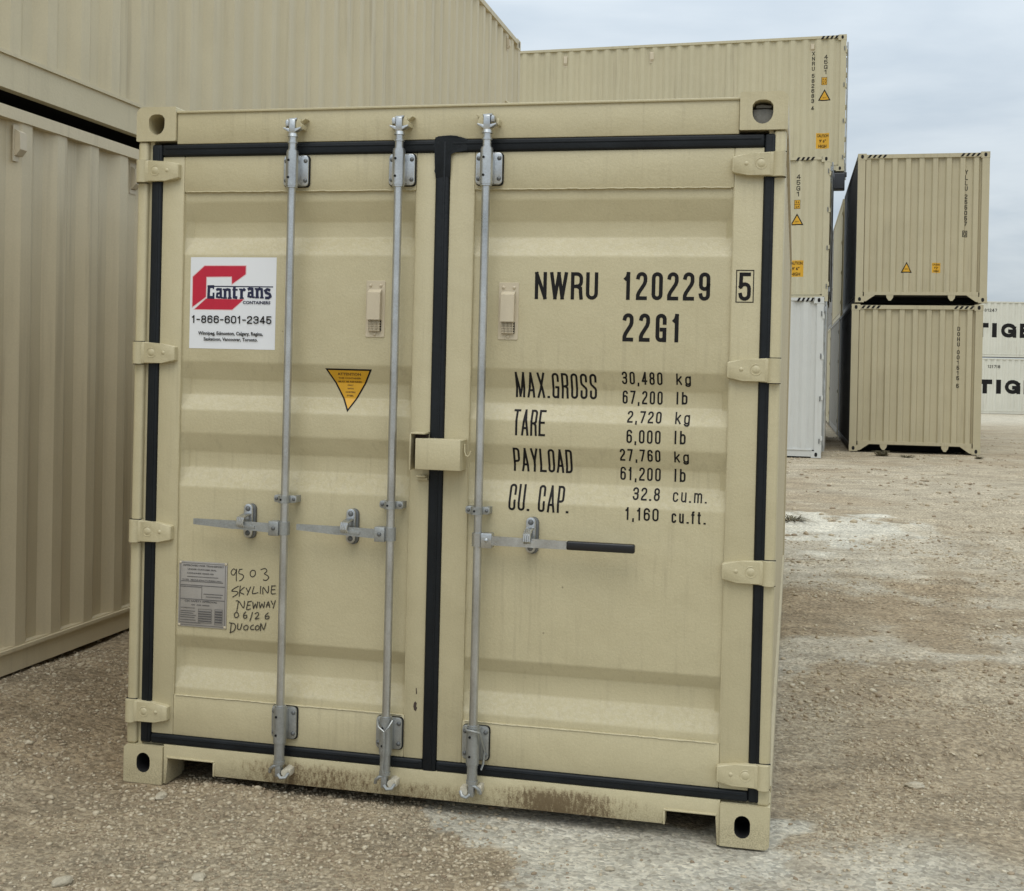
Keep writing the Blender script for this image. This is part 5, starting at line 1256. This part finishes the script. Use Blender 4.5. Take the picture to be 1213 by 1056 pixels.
# a few stones large enough to pick out
M['stone'] = mat('pale_stone', (.42, .37, .275), .9, bump=.008, bscale=70, var=.2, vscale=18, grain=.1, gscale=150)
def stone(x, y, r, sx_, label, seed):
    bm = bmesh.new(); bmesh.ops.create_icosphere(bm, subdivisions=3, radius=r)
    for v in bm.verts:
        d = v.co.normalized(); k = 1 + .28*mnoise.noise(d*1.4 + Vector((seed, 0, 0))) + .10*mnoise.noise(d*4 + Vector((0, seed, 0)))
        v.co = d*r*k; v.co.x *= sx_; v.co.z *= .62
    o = build('stone', bm, M['stone'], None, smooth=True); o.location = (x, y, float(ground_z(np.array([x]), np.array([y]))[0]) + r*.35); o.rotation_euler = (0, 0, seed)
    tag(o, label, 'stone', 'larger stones on the gravel'); return o
stone(-.955, 3.86, .019, 1.35, 'pale rounded stone lying alone near the bottom edge, left of centre', 1.3)
stone(-1.36, 3.80, .024, 1.5, 'broad flat tan stone half sunk in gravel at the bottom left', 4.1)
stone(-1.27, 4.55, .020, 1.4, 'flat grey stone in front of the left corner casting', 7.7)
stone(.35, 4.02, .013, 1.2, 'small dark stone on the pale lime patch', 9.2)
stone(1.62, 4.86, .022, 1.7, 'low brown clod right of the front container', 12.5)

# dry weeds at the foot of the right pair
M['weed'] = mat('dry_weed', (.10, .085, .045), .9, var=.3, vscale=30)
def weed(x, y, r, h, n_, label):
    bm = bmesh.new(); R_ = random.Random(int(x*100))
    for k in range(n_):
        a = R_.uniform(0, 2*PI); q = R_.uniform(0, r*.5); bx_, by_ = math.cos(a)*q, math.sin(a)*q
        a2 = a + R_.uniform(-.6, .6); L_ = R_.uniform(.4, 1)*r; hh = R_.uniform(.4, 1)*h; w = .006
        p0 = Vector((bx_, by_, 0)); p1 = p0 + Vector((math.cos(a2)*L_*.5, math.sin(a2)*L_*.5, hh)); p2 = p0 + Vector((math.cos(a2)*L_, math.sin(a2)*L_, hh*.7)); s_ = Vector((-math.sin(a2), math.cos(a2), 0))*w
        V_ = [bm.verts.new(p) for p in (p0-s_, p0+s_, p1+s_, p1-s_, p2)]; bm.faces.new(V_[:4]); bm.faces.new((V_[3], V_[2], V_[4]))
    o = build('weed_clump', bm, M['weed']); o.location = (x, y, float(ground_z(np.array([x]), np.array([y]))[0])); tag(o, label, 'weed', 'dry weeds at the foot of the right pair')
weed(6.98, 23.2, .22, .11, 90, 'larger dark tuft of dry weed below the tan container pair'); weed(7.35, 22.9, .20, .05, 60, 'flat brown weed patch right of the larger tuft'); weed(8.7, 22.9, .12, .05, 40, 'small dry weed below the right bracket of the tan pair')
weed(2.98, 13.1, .26, .05, 80, 'low dark weed beside the right edge of the front container')
for o in bpy.data.objects:
    for k in ('L', 'H', 'profd', 'prof'):
        if k in o: del o[k]
